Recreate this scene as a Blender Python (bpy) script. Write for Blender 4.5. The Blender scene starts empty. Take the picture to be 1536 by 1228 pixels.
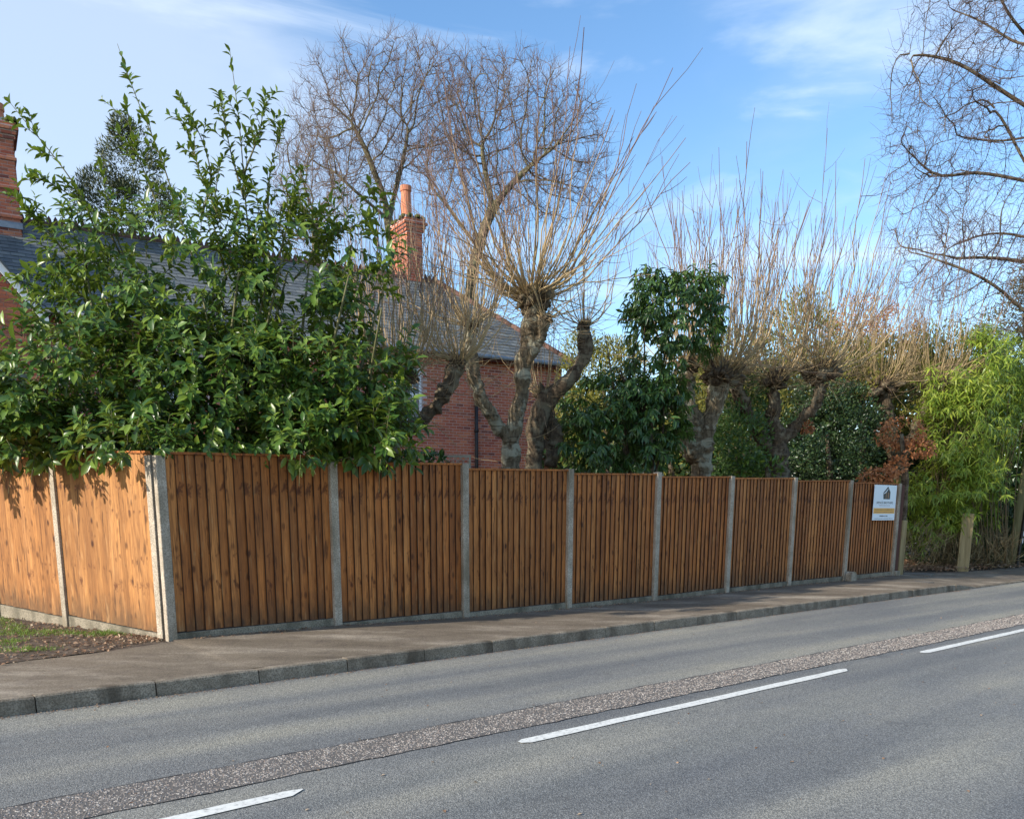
import bpy, math, random
import numpy as np
from mathutils import Vector, Matrix, noise as mnoise

# ------------------------------------------------------------------ camera, sky, sun, exposure
F, PT, CX, CY, H = 1296.0, 0.1925, 741.6, 1021.7, 1.3816
sc = bpy.context.scene
COL = sc.collection
cam = bpy.data.cameras.new('camera')
cam.sensor_fit = 'HORIZONTAL'; cam.sensor_width = 36.0
cam.lens = F / 1536 * 36.0
cam.shift_x = (768 - CX) / 1536
cam.shift_y = (CY - 614) / 1536
cam.clip_start = 0.05; cam.clip_end = 3000
cam_o = bpy.data.objects.new('camera', cam); COL.objects.link(cam_o)
cam_o.location = (0, 0, H)
cam_o.rotation_euler = (math.pi / 2 - PT, 0, 0)
sc.camera = cam_o

SUN_H = Vector((-0.84, -0.54)).normalized()
SUN_EL = math.radians(24)
SUN_DIR = Vector((SUN_H.x * math.cos(SUN_EL), SUN_H.y * math.cos(SUN_EL), math.sin(SUN_EL)))
world = bpy.data.worlds.new('World'); sc.world = world; world.use_nodes = True
wn = world.node_tree; wn.nodes.clear()
def N(nt, t, **kw):
    n = nt.nodes.new(t)
    for k, v in kw.items(): setattr(n, k, v)
    return n
SKY_STRENGTH = 0.15
wout = N(wn, 'ShaderNodeOutputWorld'); wbg = N(wn, 'ShaderNodeBackground')
sky = N(wn, 'ShaderNodeTexSky', sky_type='NISHITA')
sky.sun_disc = False; sky.sun_elevation = SUN_EL
sky.sun_rotation = math.atan2(SUN_H.x, SUN_H.y) % (2 * math.pi)
sky.air_density = 1.0; sky.dust_density = 0.6; sky.ozone_density = 2.0
wtc = N(wn, 'ShaderNodeTexCoord'); wmap = N(wn, 'ShaderNodeMapping')
wmap.inputs['Scale'].default_value = (1.6, 1.6, 5.5); wmap.inputs['Location'].default_value = (3.1, 0.4, 0.2)
wmap.inputs['Rotation'].default_value = (0, 0.12, 0)
wno = N(wn, 'ShaderNodeTexNoise'); wno.inputs['Scale'].default_value = 1.3; wno.inputs['Detail'].default_value = 7
wno.inputs['Roughness'].default_value = 0.5; wno.inputs['Distortion'].default_value = 0.4
wsep = N(wn, 'ShaderNodeSeparateXYZ')
wl = wn.links
wl.new(wtc.outputs['Generated'], wmap.inputs['Vector']); wl.new(wmap.outputs['Vector'], wno.inputs['Vector'])
wl.new(wtc.outputs['Generated'], wsep.inputs[0])
# cloud cover grows towards the west (-X) side of the sky
wma = N(wn, 'ShaderNodeMapRange'); wma.inputs['From Min'].default_value = 0.05; wma.inputs['From Max'].default_value = -0.42
wma.inputs['To Min'].default_value = -0.10; wma.inputs['To Max'].default_value = 0.34
wl.new(wsep.outputs['X'], wma.inputs['Value'])
wadd = N(wn, 'ShaderNodeMath', operation='ADD'); wl.new(wno.outputs['Fac'], wadd.inputs[0]); wl.new(wma.outputs[0], wadd.inputs[1])
wr = N(wn, 'ShaderNodeMapRange', interpolation_type='SMOOTHSTEP')
wr.inputs['From Min'].default_value = 0.44; wr.inputs['From Max'].default_value = 0.82
wr.inputs['To Min'].default_value = 0.0; wr.inputs['To Max'].default_value = 0.52
wl.new(wadd.outputs[0], wr.inputs['Value'])
wmix = N(wn, 'ShaderNodeMix', data_type='RGBA')
wl.new(wr.outputs[0], wmix.inputs['Factor'])
whs = N(wn, 'ShaderNodeHueSaturation'); whs.inputs['Saturation'].default_value = 1.15; whs.inputs['Value'].default_value = 1.15
wl.new(sky.outputs[0], whs.inputs['Color']); wl.new(whs.outputs[0], wmix.inputs['A'])
wmix.inputs['B'].default_value = (4.0, 4.5, 5.2, 1)
wmap2 = N(wn, 'ShaderNodeMapping'); wmap2.inputs['Scale'].default_value = (1.5, 1.5, 8.0); wmap2.inputs['Rotation'].default_value = (0, -.22, .3); wmap2.inputs['Location'].default_value = (1.7, 2.2, .6)
wno2 = N(wn, 'ShaderNodeTexNoise'); wno2.inputs['Scale'].default_value = 1.7; wno2.inputs['Detail'].default_value = 8; wno2.inputs['Roughness'].default_value = .55; wno2.inputs['Distortion'].default_value = .8
wl.new(wtc.outputs['Generated'], wmap2.inputs['Vector']); wl.new(wmap2.outputs['Vector'], wno2.inputs['Vector'])
wr2 = N(wn, 'ShaderNodeMapRange', interpolation_type='SMOOTHSTEP'); wr2.inputs['From Min'].default_value = .50; wr2.inputs['From Max'].default_value = .74; wr2.inputs['To Max'].default_value = .42
wl.new(wno2.outputs['Fac'], wr2.inputs['Value'])
wmixb = N(wn, 'ShaderNodeMix', data_type='RGBA'); wl.new(wr2.outputs[0], wmixb.inputs['Factor']); wl.new(wmix.outputs['Result'], wmixb.inputs['A']); wmixb.inputs['B'].default_value = (5.2, 5.7, 6.3, 1)
wl.new(wmixb.outputs['Result'], wbg.inputs['Color']); wbg.inputs['Strength'].default_value = SKY_STRENGTH
wl.new(wbg.outputs[0], wout.inputs[0])

sun = bpy.data.lights.new('sun', 'SUN'); sun.energy = 4.4; sun.angle = math.radians(0.6); sun.color = (1.0, 0.92, 0.80)
sun_o = bpy.data.objects.new('sun', sun); COL.objects.link(sun_o)
sun_o.rotation_euler = SUN_DIR.to_track_quat('Z', 'Y').to_euler()
sc.view_settings.view_transform = 'Standard'; sc.view_settings.look = 'None'
sc.view_settings.gamma = 1.0; sc.view_settings.use_curve_mapping = False
sc.view_settings.exposure = 0.66

rng = np.random.default_rng(7)
RND = random.Random(11)
# ------------------------------------------------------------------ geometry of the place
cp, sp = math.cos(PT), math.sin(PT)
def zat(y, Y):
    m = (CY - y) / F
    return H + Y * (m * cp - sp) / (cp + m * sp)
def at(x, y, Y):
    Z = zat(y, Y); d = Y * cp - (Z - H) * sp
    return np.array(((x - CX) / F * d, Y, Z))
def G(x, y, z=0.0):
    m = (CY - y) / F
    Y = (z - H) * (cp + m * sp) / (m * cp - sp)
    return at(x, y, Y)
def pxm(Y): return Y / F            # metres per pixel at that distance

# ------------------------------------------------------------------ helpers
def tag(o, label=None, cat=None, group=None, kind=None):
    if label: o['label'] = label
    if cat: o['category'] = cat
    if group: o['group'] = group
    if kind: o['kind'] = kind
    return o
def link(o): COL.objects.link(o); return o
def empty(name, loc, label, cat, group=None):
    o = bpy.data.objects.new(name, None); o.location = loc; o.empty_display_size = 0.1
    return tag(link(o), label, cat, group)
def put(name, me, mat, parent=None, local=False, kind=None):
    """link a mesh; geometry is in world coordinates unless local"""
    o = bpy.data.objects.new(name, me)
    if mat is not None and not me.materials: me.materials.append(mat)
    if parent is not None:
        o.parent = parent
        if not local: o.location = -world_loc(parent)
    if kind: o['kind'] = kind
    return link(o)
def world_loc(o):
    v = Vector(o.location)
    while o.parent is not None: o = o.parent; v = v + o.location
    return v
def mesh_np(name, V, Q=None, T=None, attrs=None, smooth=True, mats=None, midx=None):
    V = np.asarray(V, np.float32).reshape(-1, 3)
    loops, tot = [], []
    if Q is not None and len(Q): Q = np.asarray(Q, np.int32).reshape(-1, 4); loops.append(Q.ravel()); tot.append(np.full(len(Q), 4, np.int32))
    if T is not None and len(T): T = np.asarray(T, np.int32).reshape(-1, 3); loops.append(T.ravel()); tot.append(np.full(len(T), 3, np.int32))
    L = np.concatenate(loops); tt = np.concatenate(tot)
    me = bpy.data.meshes.new(name)
    me.vertices.add(len(V)); me.vertices.foreach_set('co', V.ravel())
    me.loops.add(len(L)); me.loops.foreach_set('vertex_index', L)
    st = np.concatenate(([0], np.cumsum(tt)[:-1])).astype(np.int32)
    me.polygons.add(len(tt)); me.polygons.foreach_set('loop_start', st); me.polygons.foreach_set('loop_total', tt)
    me.polygons.foreach_set('use_smooth', np.full(len(tt), smooth, bool))
    if attrs:
        for k, a in attrs.items():
            at_ = me.attributes.new(k, 'FLOAT', 'POINT'); at_.data.foreach_set('value', np.asarray(a, np.float32).ravel())
    me.update(calc_edges=True)
    return me
class MB:
    def __init__(s): s.V = []; s.Qs = []; s.Ts = []; s.n = 0; s.A = []
    def add(s, V, Q=None, T=None, a=0.0):
        V = np.asarray(V, float).reshape(-1, 3)
        if Q is not None and len(Q): s.Qs.append(np.asarray(Q, int).reshape(-1, 4) + s.n)
        if T is not None and len(T): s.Ts.append(np.asarray(T, int).reshape(-1, 3) + s.n)
        s.V.append(V); s.n += len(V)
        s.A.append(np.full(len(V), a) if np.isscalar(a) else np.asarray(a).ravel())
    BQ = np.array([[0,3,2,1],[4,5,6,7],[0,1,5,4],[1,2,6,5],[2,3,7,6],[3,0,4,7]])
    def box(s, o, ex, ey, ez, a=0.0):
        """box from corner o along three edge vectors (right-handed)"""
        o, ex, ey, ez = [np.asarray(v, float) for v in (o, ex, ey, ez)]
        s.add([o, o+ex, o+ex+ey, o+ey, o+ez, o+ex+ez, o+ex+ey+ez, o+ey+ez], MB.BQ, a=a)
    def bar(s, p, q, w, t=None):
        p, q = np.asarray(p, float), np.asarray(q, float); d = q - p; L = np.linalg.norm(d); d = d / L
        r = np.array((0, 0, 1.0)) if abs(d[2]) < .9 else np.array((1.0, 0, 0))
        u = np.cross(d, r); u /= np.linalg.norm(u); v = np.cross(d, u); t = t or w
        s.box(p - u*w/2 - v*t/2, u*w, v*t, q-p)
    def tube(s, P, R, S=8, a=0.0, cap=True):
        P = np.asarray(P, float); K = len(P); R = np.broadcast_to(np.asarray(R, float), (K,))
        V, Q = tube_batch(P[None], R[None], S)
        T = []
        if cap:
            n = len(V); V = np.vstack([V, P[:1], P[-1:]])
            for i in range(S):
                j = (i+1) % S; T.append((n, j, i)); T.append((n+1, (K-1)*S+i, (K-1)*S+j))
        s.add(V, Q, T, a)
    def mesh(s, name, smooth=False):
        return mesh_np(name, np.vstack(s.V), np.vstack(s.Qs) if s.Qs else None, np.vstack(s.Ts) if s.Ts else None,
                       attrs={'tint': np.concatenate(s.A)}, smooth=smooth)
    def put(s, name, mat, parent=None, smooth=False, kind=None, bevel=0):
        o = put(name, s.mesh(name, smooth), mat, parent, kind=kind)
        if bevel:
            b = o.modifiers.new('bevel', 'BEVEL'); b.width = bevel; b.segments = 2; b.limit_method = 'ANGLE'
        return o
def norm(a): return a / (np.linalg.norm(a, axis=-1, keepdims=True) + 1e-12)
def tube_batch(P, R, S):
    """P (n,K,3), R (n,K) -> verts, quads"""
    n, K, _ = P.shape
    T = np.empty_like(P); T[:, 1:-1] = P[:, 2:] - P[:, :-2]; T[:, 0] = P[:, 1] - P[:, 0]; T[:, -1] = P[:, -1] - P[:, -2]
    T = norm(T)
    m = norm(P[:, -1] - P[:, 0])
    ref = np.where(np.abs(m[:, 2:3]) > .75, np.array([[1.0, .13, 0]]), np.array([[.05, .08, 1.0]]))[:, None, :]
    U = norm(np.cross(T, np.broadcast_to(ref, T.shape))); W = np.cross(T, U)
    an = np.arange(S) * 2 * math.pi / S
    ring = U[:, :, None, :] * np.cos(an)[None, None, :, None] + W[:, :, None, :] * np.sin(an)[None, None, :, None]
    V = P[:, :, None, :] + ring * R[:, :, None, None]
    i = np.arange(n)[:, None, None] * K * S; k = np.arange(K-1)[None, :, None] * S; s_ = np.arange(S)[None, None, :]; s2 = (s_ + 1) % S
    a = i + k + s_; b = i + k + s2; c = i + k + S + s2; d = i + k + S + s_
    Q = np.stack(np.broadcast_arrays(a, b, c, d), -1).reshape(-1, 4)
    return V.reshape(-1, 3), Q
def rough_up(me, amp, scale, seed=0.0):
    """push vertices along their normals by noise: bark lumps"""
    me.update()
    n = len(me.vertices); co = np.empty(n*3, np.float32); me.vertices.foreach_get('co', co); co = co.reshape(-1, 3)
    no = np.array([v.normal for v in me.vertices])
    d = np.array([mnoise.noise(Vector((c[0]*scale+seed, c[1]*scale, c[2]*scale*.7))) + .5*mnoise.noise(Vector((c[0]*scale*2.7, c[1]*scale*2.7+seed, c[2]*scale*2))) for c in co])
    me.vertices.foreach_set('co', (co + no * (d*amp)[:, None]).astype(np.float32).ravel()); me.update()

# ------------------------------------------------------------------ materials
def new_mat(name):
    m = bpy.data.materials.new(name); m.use_nodes = True; nt = m.node_tree; nt.nodes.clear()
    o = N(nt, 'ShaderNodeOutputMaterial'); b = N(nt, 'ShaderNodeBsdfPrincipled'); nt.links.new(b.outputs[0], o.inputs[0])
    return m, nt, b, o
def math_n(nt, op, a, b=None, c=None, clamp=False):
    n = N(nt, 'ShaderNodeMath', operation=op); n.use_clamp = clamp
    for i, v in enumerate((a, b, c)):
        if v is None: continue
        if isinstance(v, (int, float)): n.inputs[i].default_value = v
        else: nt.links.new(v, n.inputs[i])
    return n.outputs[0]
def ramp(nt, fac, stops, interp='LINEAR'):
    r = N(nt, 'ShaderNodeValToRGB'); r.color_ramp.interpolation = interp; e = r.color_ramp.elements
    while len(e) < len(stops): e.new(0.5)
    for i, (p, c) in enumerate(stops):
        e[i].position = p; e[i].color = (c if len(c) == 4 else (*c, 1)) if not isinstance(c, (int, float)) else (c, c, c, 1)
    nt.links.new(fac, r.inputs[0]); return r.outputs[0]
def coords(nt, kind='Object', scale=(1, 1, 1), rand=0.0, rot=(0, 0, 0)):
    t = N(nt, 'ShaderNodeTexCoord'); mp = N(nt, 'ShaderNodeMapping'); mp.inputs['Scale'].default_value = scale; mp.inputs['Rotation'].default_value = rot
    nt.links.new(t.outputs[kind], mp.inputs[0])
    if not rand: return mp.outputs[0]
    oi = N(nt, 'ShaderNodeObjectInfo'); va = N(nt, 'ShaderNodeVectorMath', operation='ADD')
    mm = math_n(nt, 'MULTIPLY', oi.outputs['Random'], rand)
    nt.links.new(mp.outputs[0], va.inputs[0]); nt.links.new(mm, va.inputs[1]); return va.outputs[0]
def noise_n(nt, vec, scale, detail=4, rough=.55, dist=0.0):
    n = N(nt, 'ShaderNodeTexNoise'); n.inputs['Scale'].default_value = scale; n.inputs['Detail'].default_value = detail
    n.inputs['Roughness'].default_value = rough; n.inputs['Distortion'].default_value = dist
    nt.links.new(vec, n.inputs['Vector']); return n.outputs['Fac']
def voro(nt, vec, scale, feature='F1', out='Distance', rnd=1.0):
    n = N(nt, 'ShaderNodeTexVoronoi', feature=feature); n.inputs['Scale'].default_value = scale; n.inputs['Randomness'].default_value = rnd
    nt.links.new(vec, n.inputs['Vector']); return n.outputs[out]
def mix(nt, fac, a, b, mode='MIX'):
    n = N(nt, 'ShaderNodeMix', data_type='RGBA', blend_type=mode)
    for s, v in (('Factor', fac), ('A', a), ('B', b)):
        if isinstance(v, (int, float)): n.inputs[s].default_value = v
        elif isinstance(v, tuple): n.inputs[s].default_value = v if len(v) == 4 else (*v, 1)
        else: nt.links.new(v, n.inputs[s])
    return n.outputs['Result']
def bump(nt, b, h, strength, dist=0.01):
    n = N(nt, 'ShaderNodeBump'); n.inputs['Strength'].default_value = strength; n.inputs['Distance'].default_value = dist
    nt.links.new(h, n.inputs['Height']); nt.links.new(n.outputs[0], b.inputs['Normal'])
def setc(nt, b, c, rough=.8, spec=.3):
    if isinstance(c, tuple): b.inputs['Base Color'].default_value = (*c[:3], 1)
    else: nt.links.new(c, b.inputs['Base Color'])
    if isinstance(rough, (int, float)): b.inputs['Roughness'].default_value = rough
    else: nt.links.new(rough, b.inputs['Roughness'])
    b.inputs['Specular IOR Level'].default_value = spec
def tint_n(nt):
    a = N(nt, 'ShaderNodeAttribute'); a.attribute_name = 'tint'; oi = N(nt, 'ShaderNodeObjectInfo')
    return math_n(nt, 'FRACT', math_n(nt, 'ADD', a.outputs['Fac'], oi.outputs['Random']))

def simple(name, c1, c2, scale=8, rough=.8, bs=.3, stretch=(1,1,1), spec=.3, bd=.01, detail=5, lo=.3, hi=.7):
    m, nt, b, _ = new_mat(name); v = coords(nt, scale=stretch, rand=7.0); n = noise_n(nt, v, scale, detail)
    setc(nt, b, ramp(nt, n, [(lo, c1), (hi, c2)]), rough, spec)
    if bs: bump(nt, b, n, bs, bd)
    return m
def wood_mat():
    m, nt, b, _ = new_mat('fence_wood')
    v = coords(nt, scale=(1, 1, .055), rand=23.0)
    g = noise_n(nt, v, 55, 4, .6, .6)
    v2 = coords(nt, scale=(1, 1, .25), rand=41.0); lo_ = noise_n(nt, v2, 3.2, 3, .5)
    oi = N(nt, 'ShaderNodeObjectInfo')
    base = ramp(nt, oi.outputs['Random'], [(0, (.38, .115, .024)), (.3, (.60, .205, .048)), (.55, (.44, .135, .028)), (.8, (.70, .265, .070)), (1, (.50, .155, .034))])
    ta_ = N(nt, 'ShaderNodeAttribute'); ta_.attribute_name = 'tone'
    base = mix(nt, ta_.outputs['Fac'], base, ramp(nt, oi.outputs['Random'], [(0, (.36, .180, .058)), (.4, (.47, .255, .088)), (.75, (.41, .205, .064)), (1, (.52, .29, .110))]))  # panel variation; also paints the side run's sunlit gold into the same wood
    c = mix(nt, math_n(nt, 'MULTIPLY', ramp(nt, g, [(.38, 1.0), (.62, 0.0)]), .55), base, (.15, .055, .018))
    c = mix(nt, math_n(nt, 'MULTIPLY', ramp(nt, lo_, [(.42, 0.0), (.68, 1.0)]), .5), c, (.12, .042, .014))
    # knots
    vk = coords(nt, scale=(1, 1, .55), rand=67.0); k = voro(nt, vk, 7.0)
    km = ramp(nt, math_n(nt, 'ADD', k, math_n(nt, 'MULTIPLY', g, .12)), [(.15, 1.0), (.27, 0.0)])
    hz = noise_n(nt, coords(nt, scale=(1.2, 1.2, 1.0), rand=.16), 5.5, 3, .6); kb = ramp(nt, math_n(nt, 'ADD', hz, math_n(nt, 'MULTIPLY', g, .12)), [(.66, 0.0), (.74, .75)])
    c = mix(nt, math_n(nt, 'MULTIPLY', km, ramp(nt, lo_, [(.35, .35), (.6, .95)])), c, (.045, .011, .003)); c = mix(nt, kb, c, (.085, .022, .008))
    # damp, grubby band low down: blotchy stain
    tc = N(nt, 'ShaderNodeTexCoord'); sx = N(nt, 'ShaderNodeSeparateXYZ'); nt.links.new(tc.outputs['Object'], sx.inputs[0])
    vz = coords(nt, rand=13.0, scale=(1, 1, .4)); nz = noise_n(nt, vz, 9, 3)
    low = math_n(nt, 'SUBTRACT', math_n(nt, 'MULTIPLY', nz, .75), sx.outputs['Z'])
    c = mix(nt, math_n(nt, 'MULTIPLY', ramp(nt, low, [(.05, 0.0), (.38, 1.0)]), .7), c, (.085, .050, .026))
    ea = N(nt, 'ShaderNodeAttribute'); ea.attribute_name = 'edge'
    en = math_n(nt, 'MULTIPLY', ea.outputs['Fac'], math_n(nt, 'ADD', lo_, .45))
    c = mix(nt, ramp(nt, en, [(.12, 0.0), (.62, .92)]), c, (.022, .008, .004))  # shade of the gaps between lapped boards, painted dark along thick edges
    vs_ = coords(nt, scale=(1, 1, .12), rand=31.0); streak = noise_n(nt, vs_, 24, 3, .6)
    c = mix(nt, ramp(nt, streak, [(.57, 0.0), (.68, .7)]), c, (.055, .019, .008))
    c = mix(nt, ramp(nt, streak, [(.28, .45), (.40, 0.0)]), c, (.52, .30, .13))
    setc(nt, b, c, .72, .3)
    bump(nt, b, math_n(nt, 'ADD', g, km), .5, .005)
    return m
def concrete_mat(name, c1, c2, dirt=(.12, .12, .09)):
    m, nt, b, _ = new_mat(name); v = coords(nt, rand=9.0)
    n = noise_n(nt, v, 6, 5); f = voro(nt, v, 120)
    c = ramp(nt, n, [(.3, c1), (.7, c2)])
    c = mix(nt, ramp(nt, noise_n(nt, v, 70, 4, .7), [(.42, .7), (.56, 0.0)]), c, tuple(x*.5 for x in c1))
    n2 = noise_n(nt, coords(nt, rand=5.0, scale=(1, 1, .3)), 3.1, 4)
    c = mix(nt, ramp(nt, n2, [(.47, 0.0), (.66, .75)]), c, dirt)
    setc(nt, b, c, .9, .2); bump(nt, b, mix(nt, .5, noise_n(nt, v, 70, 4, .7), f), .7, .006); return m
def asphalt_mat():
    m, nt, b, _ = new_mat('worn_asphalt')
    v = coords(nt); vs = coords(nt, scale=(.16, 1.0, 1.0))
    f = voro(nt, v, 130); f2 = voro(nt, v, 130, out='Color'); fn = noise_n(nt, v, 150, 2)
    wide = noise_n(nt, vs, 1.15, 4, .5); blot = noise_n(nt, v, .9, 4, .55)
    c = ramp(nt, wide, [(.30, (.150, .150, .145)), (.5, (.225, .218, .195)), (.70, (.315, .295, .240))])
    c = mix(nt, ramp(nt, blot, [(.4, .0), (.75, .35)]), c, (.145, .150, .160))
    bw = N(nt, 'ShaderNodeRGBToBW'); nt.links.new(f2, bw.inputs[0])
    c = mix(nt, .55, c, ramp(nt, bw.outputs[0], [(.15, .42), (.5, .92), (.85, 1.9)]), 'MULTIPLY')
    c = mix(nt, ramp(nt, fn, [(.68, 0.0), (.78, .5)]), c, (.42, .42, .40))
    c = mix(nt, ramp(nt, f, [(.35, 0.0), (.7, .5)]), c, (.03, .032, .036))
    vl = coords(nt, scale=(.035, 1.0, 1.0)); band = noise_n(nt, vl, 1.9, 2, .4, .3)
    c = mix(nt, 1.0, c, ramp(nt, band, [(.34, (.84, .88, .93)), (.5, (1.03, 1.05, 1.07)), (.66, (1.24, 1.23, 1.17))]), 'MULTIPLY')
    oil = noise_n(nt, v, 2.6, 4, .6); c = mix(nt, ramp(nt, oil, [(.62, 0.0), (.74, .45)]), c, (.07, .072, .075))
    setc(nt, b, c, .78, .35); bump(nt, b, f, .5, .006); return m
def pave_mat():
    m, nt, b, _ = new_mat('footway_tarmac')
    v = coords(nt); vs = coords(nt, scale=(.35, 1, 1), rot=(0, 0, .69)); f = voro(nt, v, 110, out='Color'); n = noise_n(nt, vs, 1.6, 6, .6)
    n2 = noise_n(nt, v, 4.5, 5, .62)
    c = ramp(nt, n, [(.32, (.112, .088, .062)), (.52, (.185, .150, .110)), (.68, (.33, .280, .215))])
    c = mix(nt, ramp(nt, n2, [(.5, 0.0), (.72, .55)]), c, (.095, .075, .062))
    bw = N(nt, 'ShaderNodeRGBToBW'); nt.links.new(f, bw.inputs[0])
    c = mix(nt, .5, c, ramp(nt, bw.outputs[0], [(.2, .55), (.8, 1.6)]), 'MULTIPLY')
    setc(nt, b, c, .9, .2); bump(nt, b, bw.outputs[0], .4, .005); return m
def leaf_mat(name, cols, rough=.42, trans=.22, tcol=None, spec=.45):
    m, nt, b, o = new_mat(name); t = tint_n(nt)
    n = len(cols); c = ramp(nt, t, [(i/(n-1), cc) for i, cc in enumerate(cols)])
    geo = N(nt, 'ShaderNodeNewGeometry')
    c2 = mix(nt, math_n(nt, 'MULTIPLY', geo.outputs['Backfacing'], .55), c, tcol or tuple(min(1, x*1.5+.02) for x in cols[-1]))
    setc(nt, b, c2, rough, spec)
    tr = N(nt, 'ShaderNodeBsdfTranslucent'); tc = mix(nt, .5, c, tcol or tuple(min(1, x*2.2) for x in cols[-1])); nt.links.new(tc, tr.inputs['Color'])
    ms = N(nt, 'ShaderNodeMixShader'); ms.inputs[0].default_value = trans
    nt.links.new(b.outputs[0], ms.inputs[1]); nt.links.new(tr.outputs[0], ms.inputs[2]); nt.links.new(ms.outputs[0], o.inputs[0])
    return m
def attr_mat(name, stops, rough=.75, spec=.25, bumps=0.0):
    m, nt, b, _ = new_mat(name); a = N(nt, 'ShaderNodeAttribute'); a.attribute_name = 'tint'
    v = coords(nt); n = noise_n(nt, v, 14, 3)
    f = math_n(nt, 'ADD', a.outputs['Fac'], math_n(nt, 'MULTIPLY', math_n(nt, 'SUBTRACT', n, .5), .35))
    setc(nt, b, ramp(nt, f, stops), rough, spec)
    if bumps: bump(nt, b, n, bumps, .01)
    return m
def bark_mat(name, dark, mid, lich):
    m, nt, b, _ = new_mat(name); v = coords(nt, scale=(1, 1, .4)); v1 = coords(nt)
    n = noise_n(nt, v, 22, 6, .65, .4); p = noise_n(nt, v1, 5.0, 5, .6)
    c = ramp(nt, n, [(.32, dark), (.6, mid)])
    c = mix(nt, ramp(nt, p, [(.50, 0.0), (.58, .8)]), c, lich)
    rings = noise_n(nt, coords(nt, scale=(.4, .4, 3.0)), 9, 3); c = mix(nt, ramp(nt, rings, [(.58, 0), (.66, .6)]), c, tuple(x*.6 for x in dark))
    setc(nt, b, c, .9, .2); bump(nt, b, n, .9, .03); return m
def brick_mat():
    m, nt, b, _ = new_mat('red_brick'); t = tint_n(nt); v = coords(nt); n = noise_n(nt, v, 40, 3)
    c = ramp(nt, t, [(0, (.45, .135, .075)), (.3, (.54, .175, .095)), (.55, (.36, .10, .062)), (.75, (.60, .23, .12)), (1, (.20, .068, .055))])
    c = mix(nt, .35, c, ramp(nt, n, [(.3, .6), (.7, 1.4)]), 'MULTIPLY')
    setc(nt, b, c, .9, .15); return m

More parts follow.
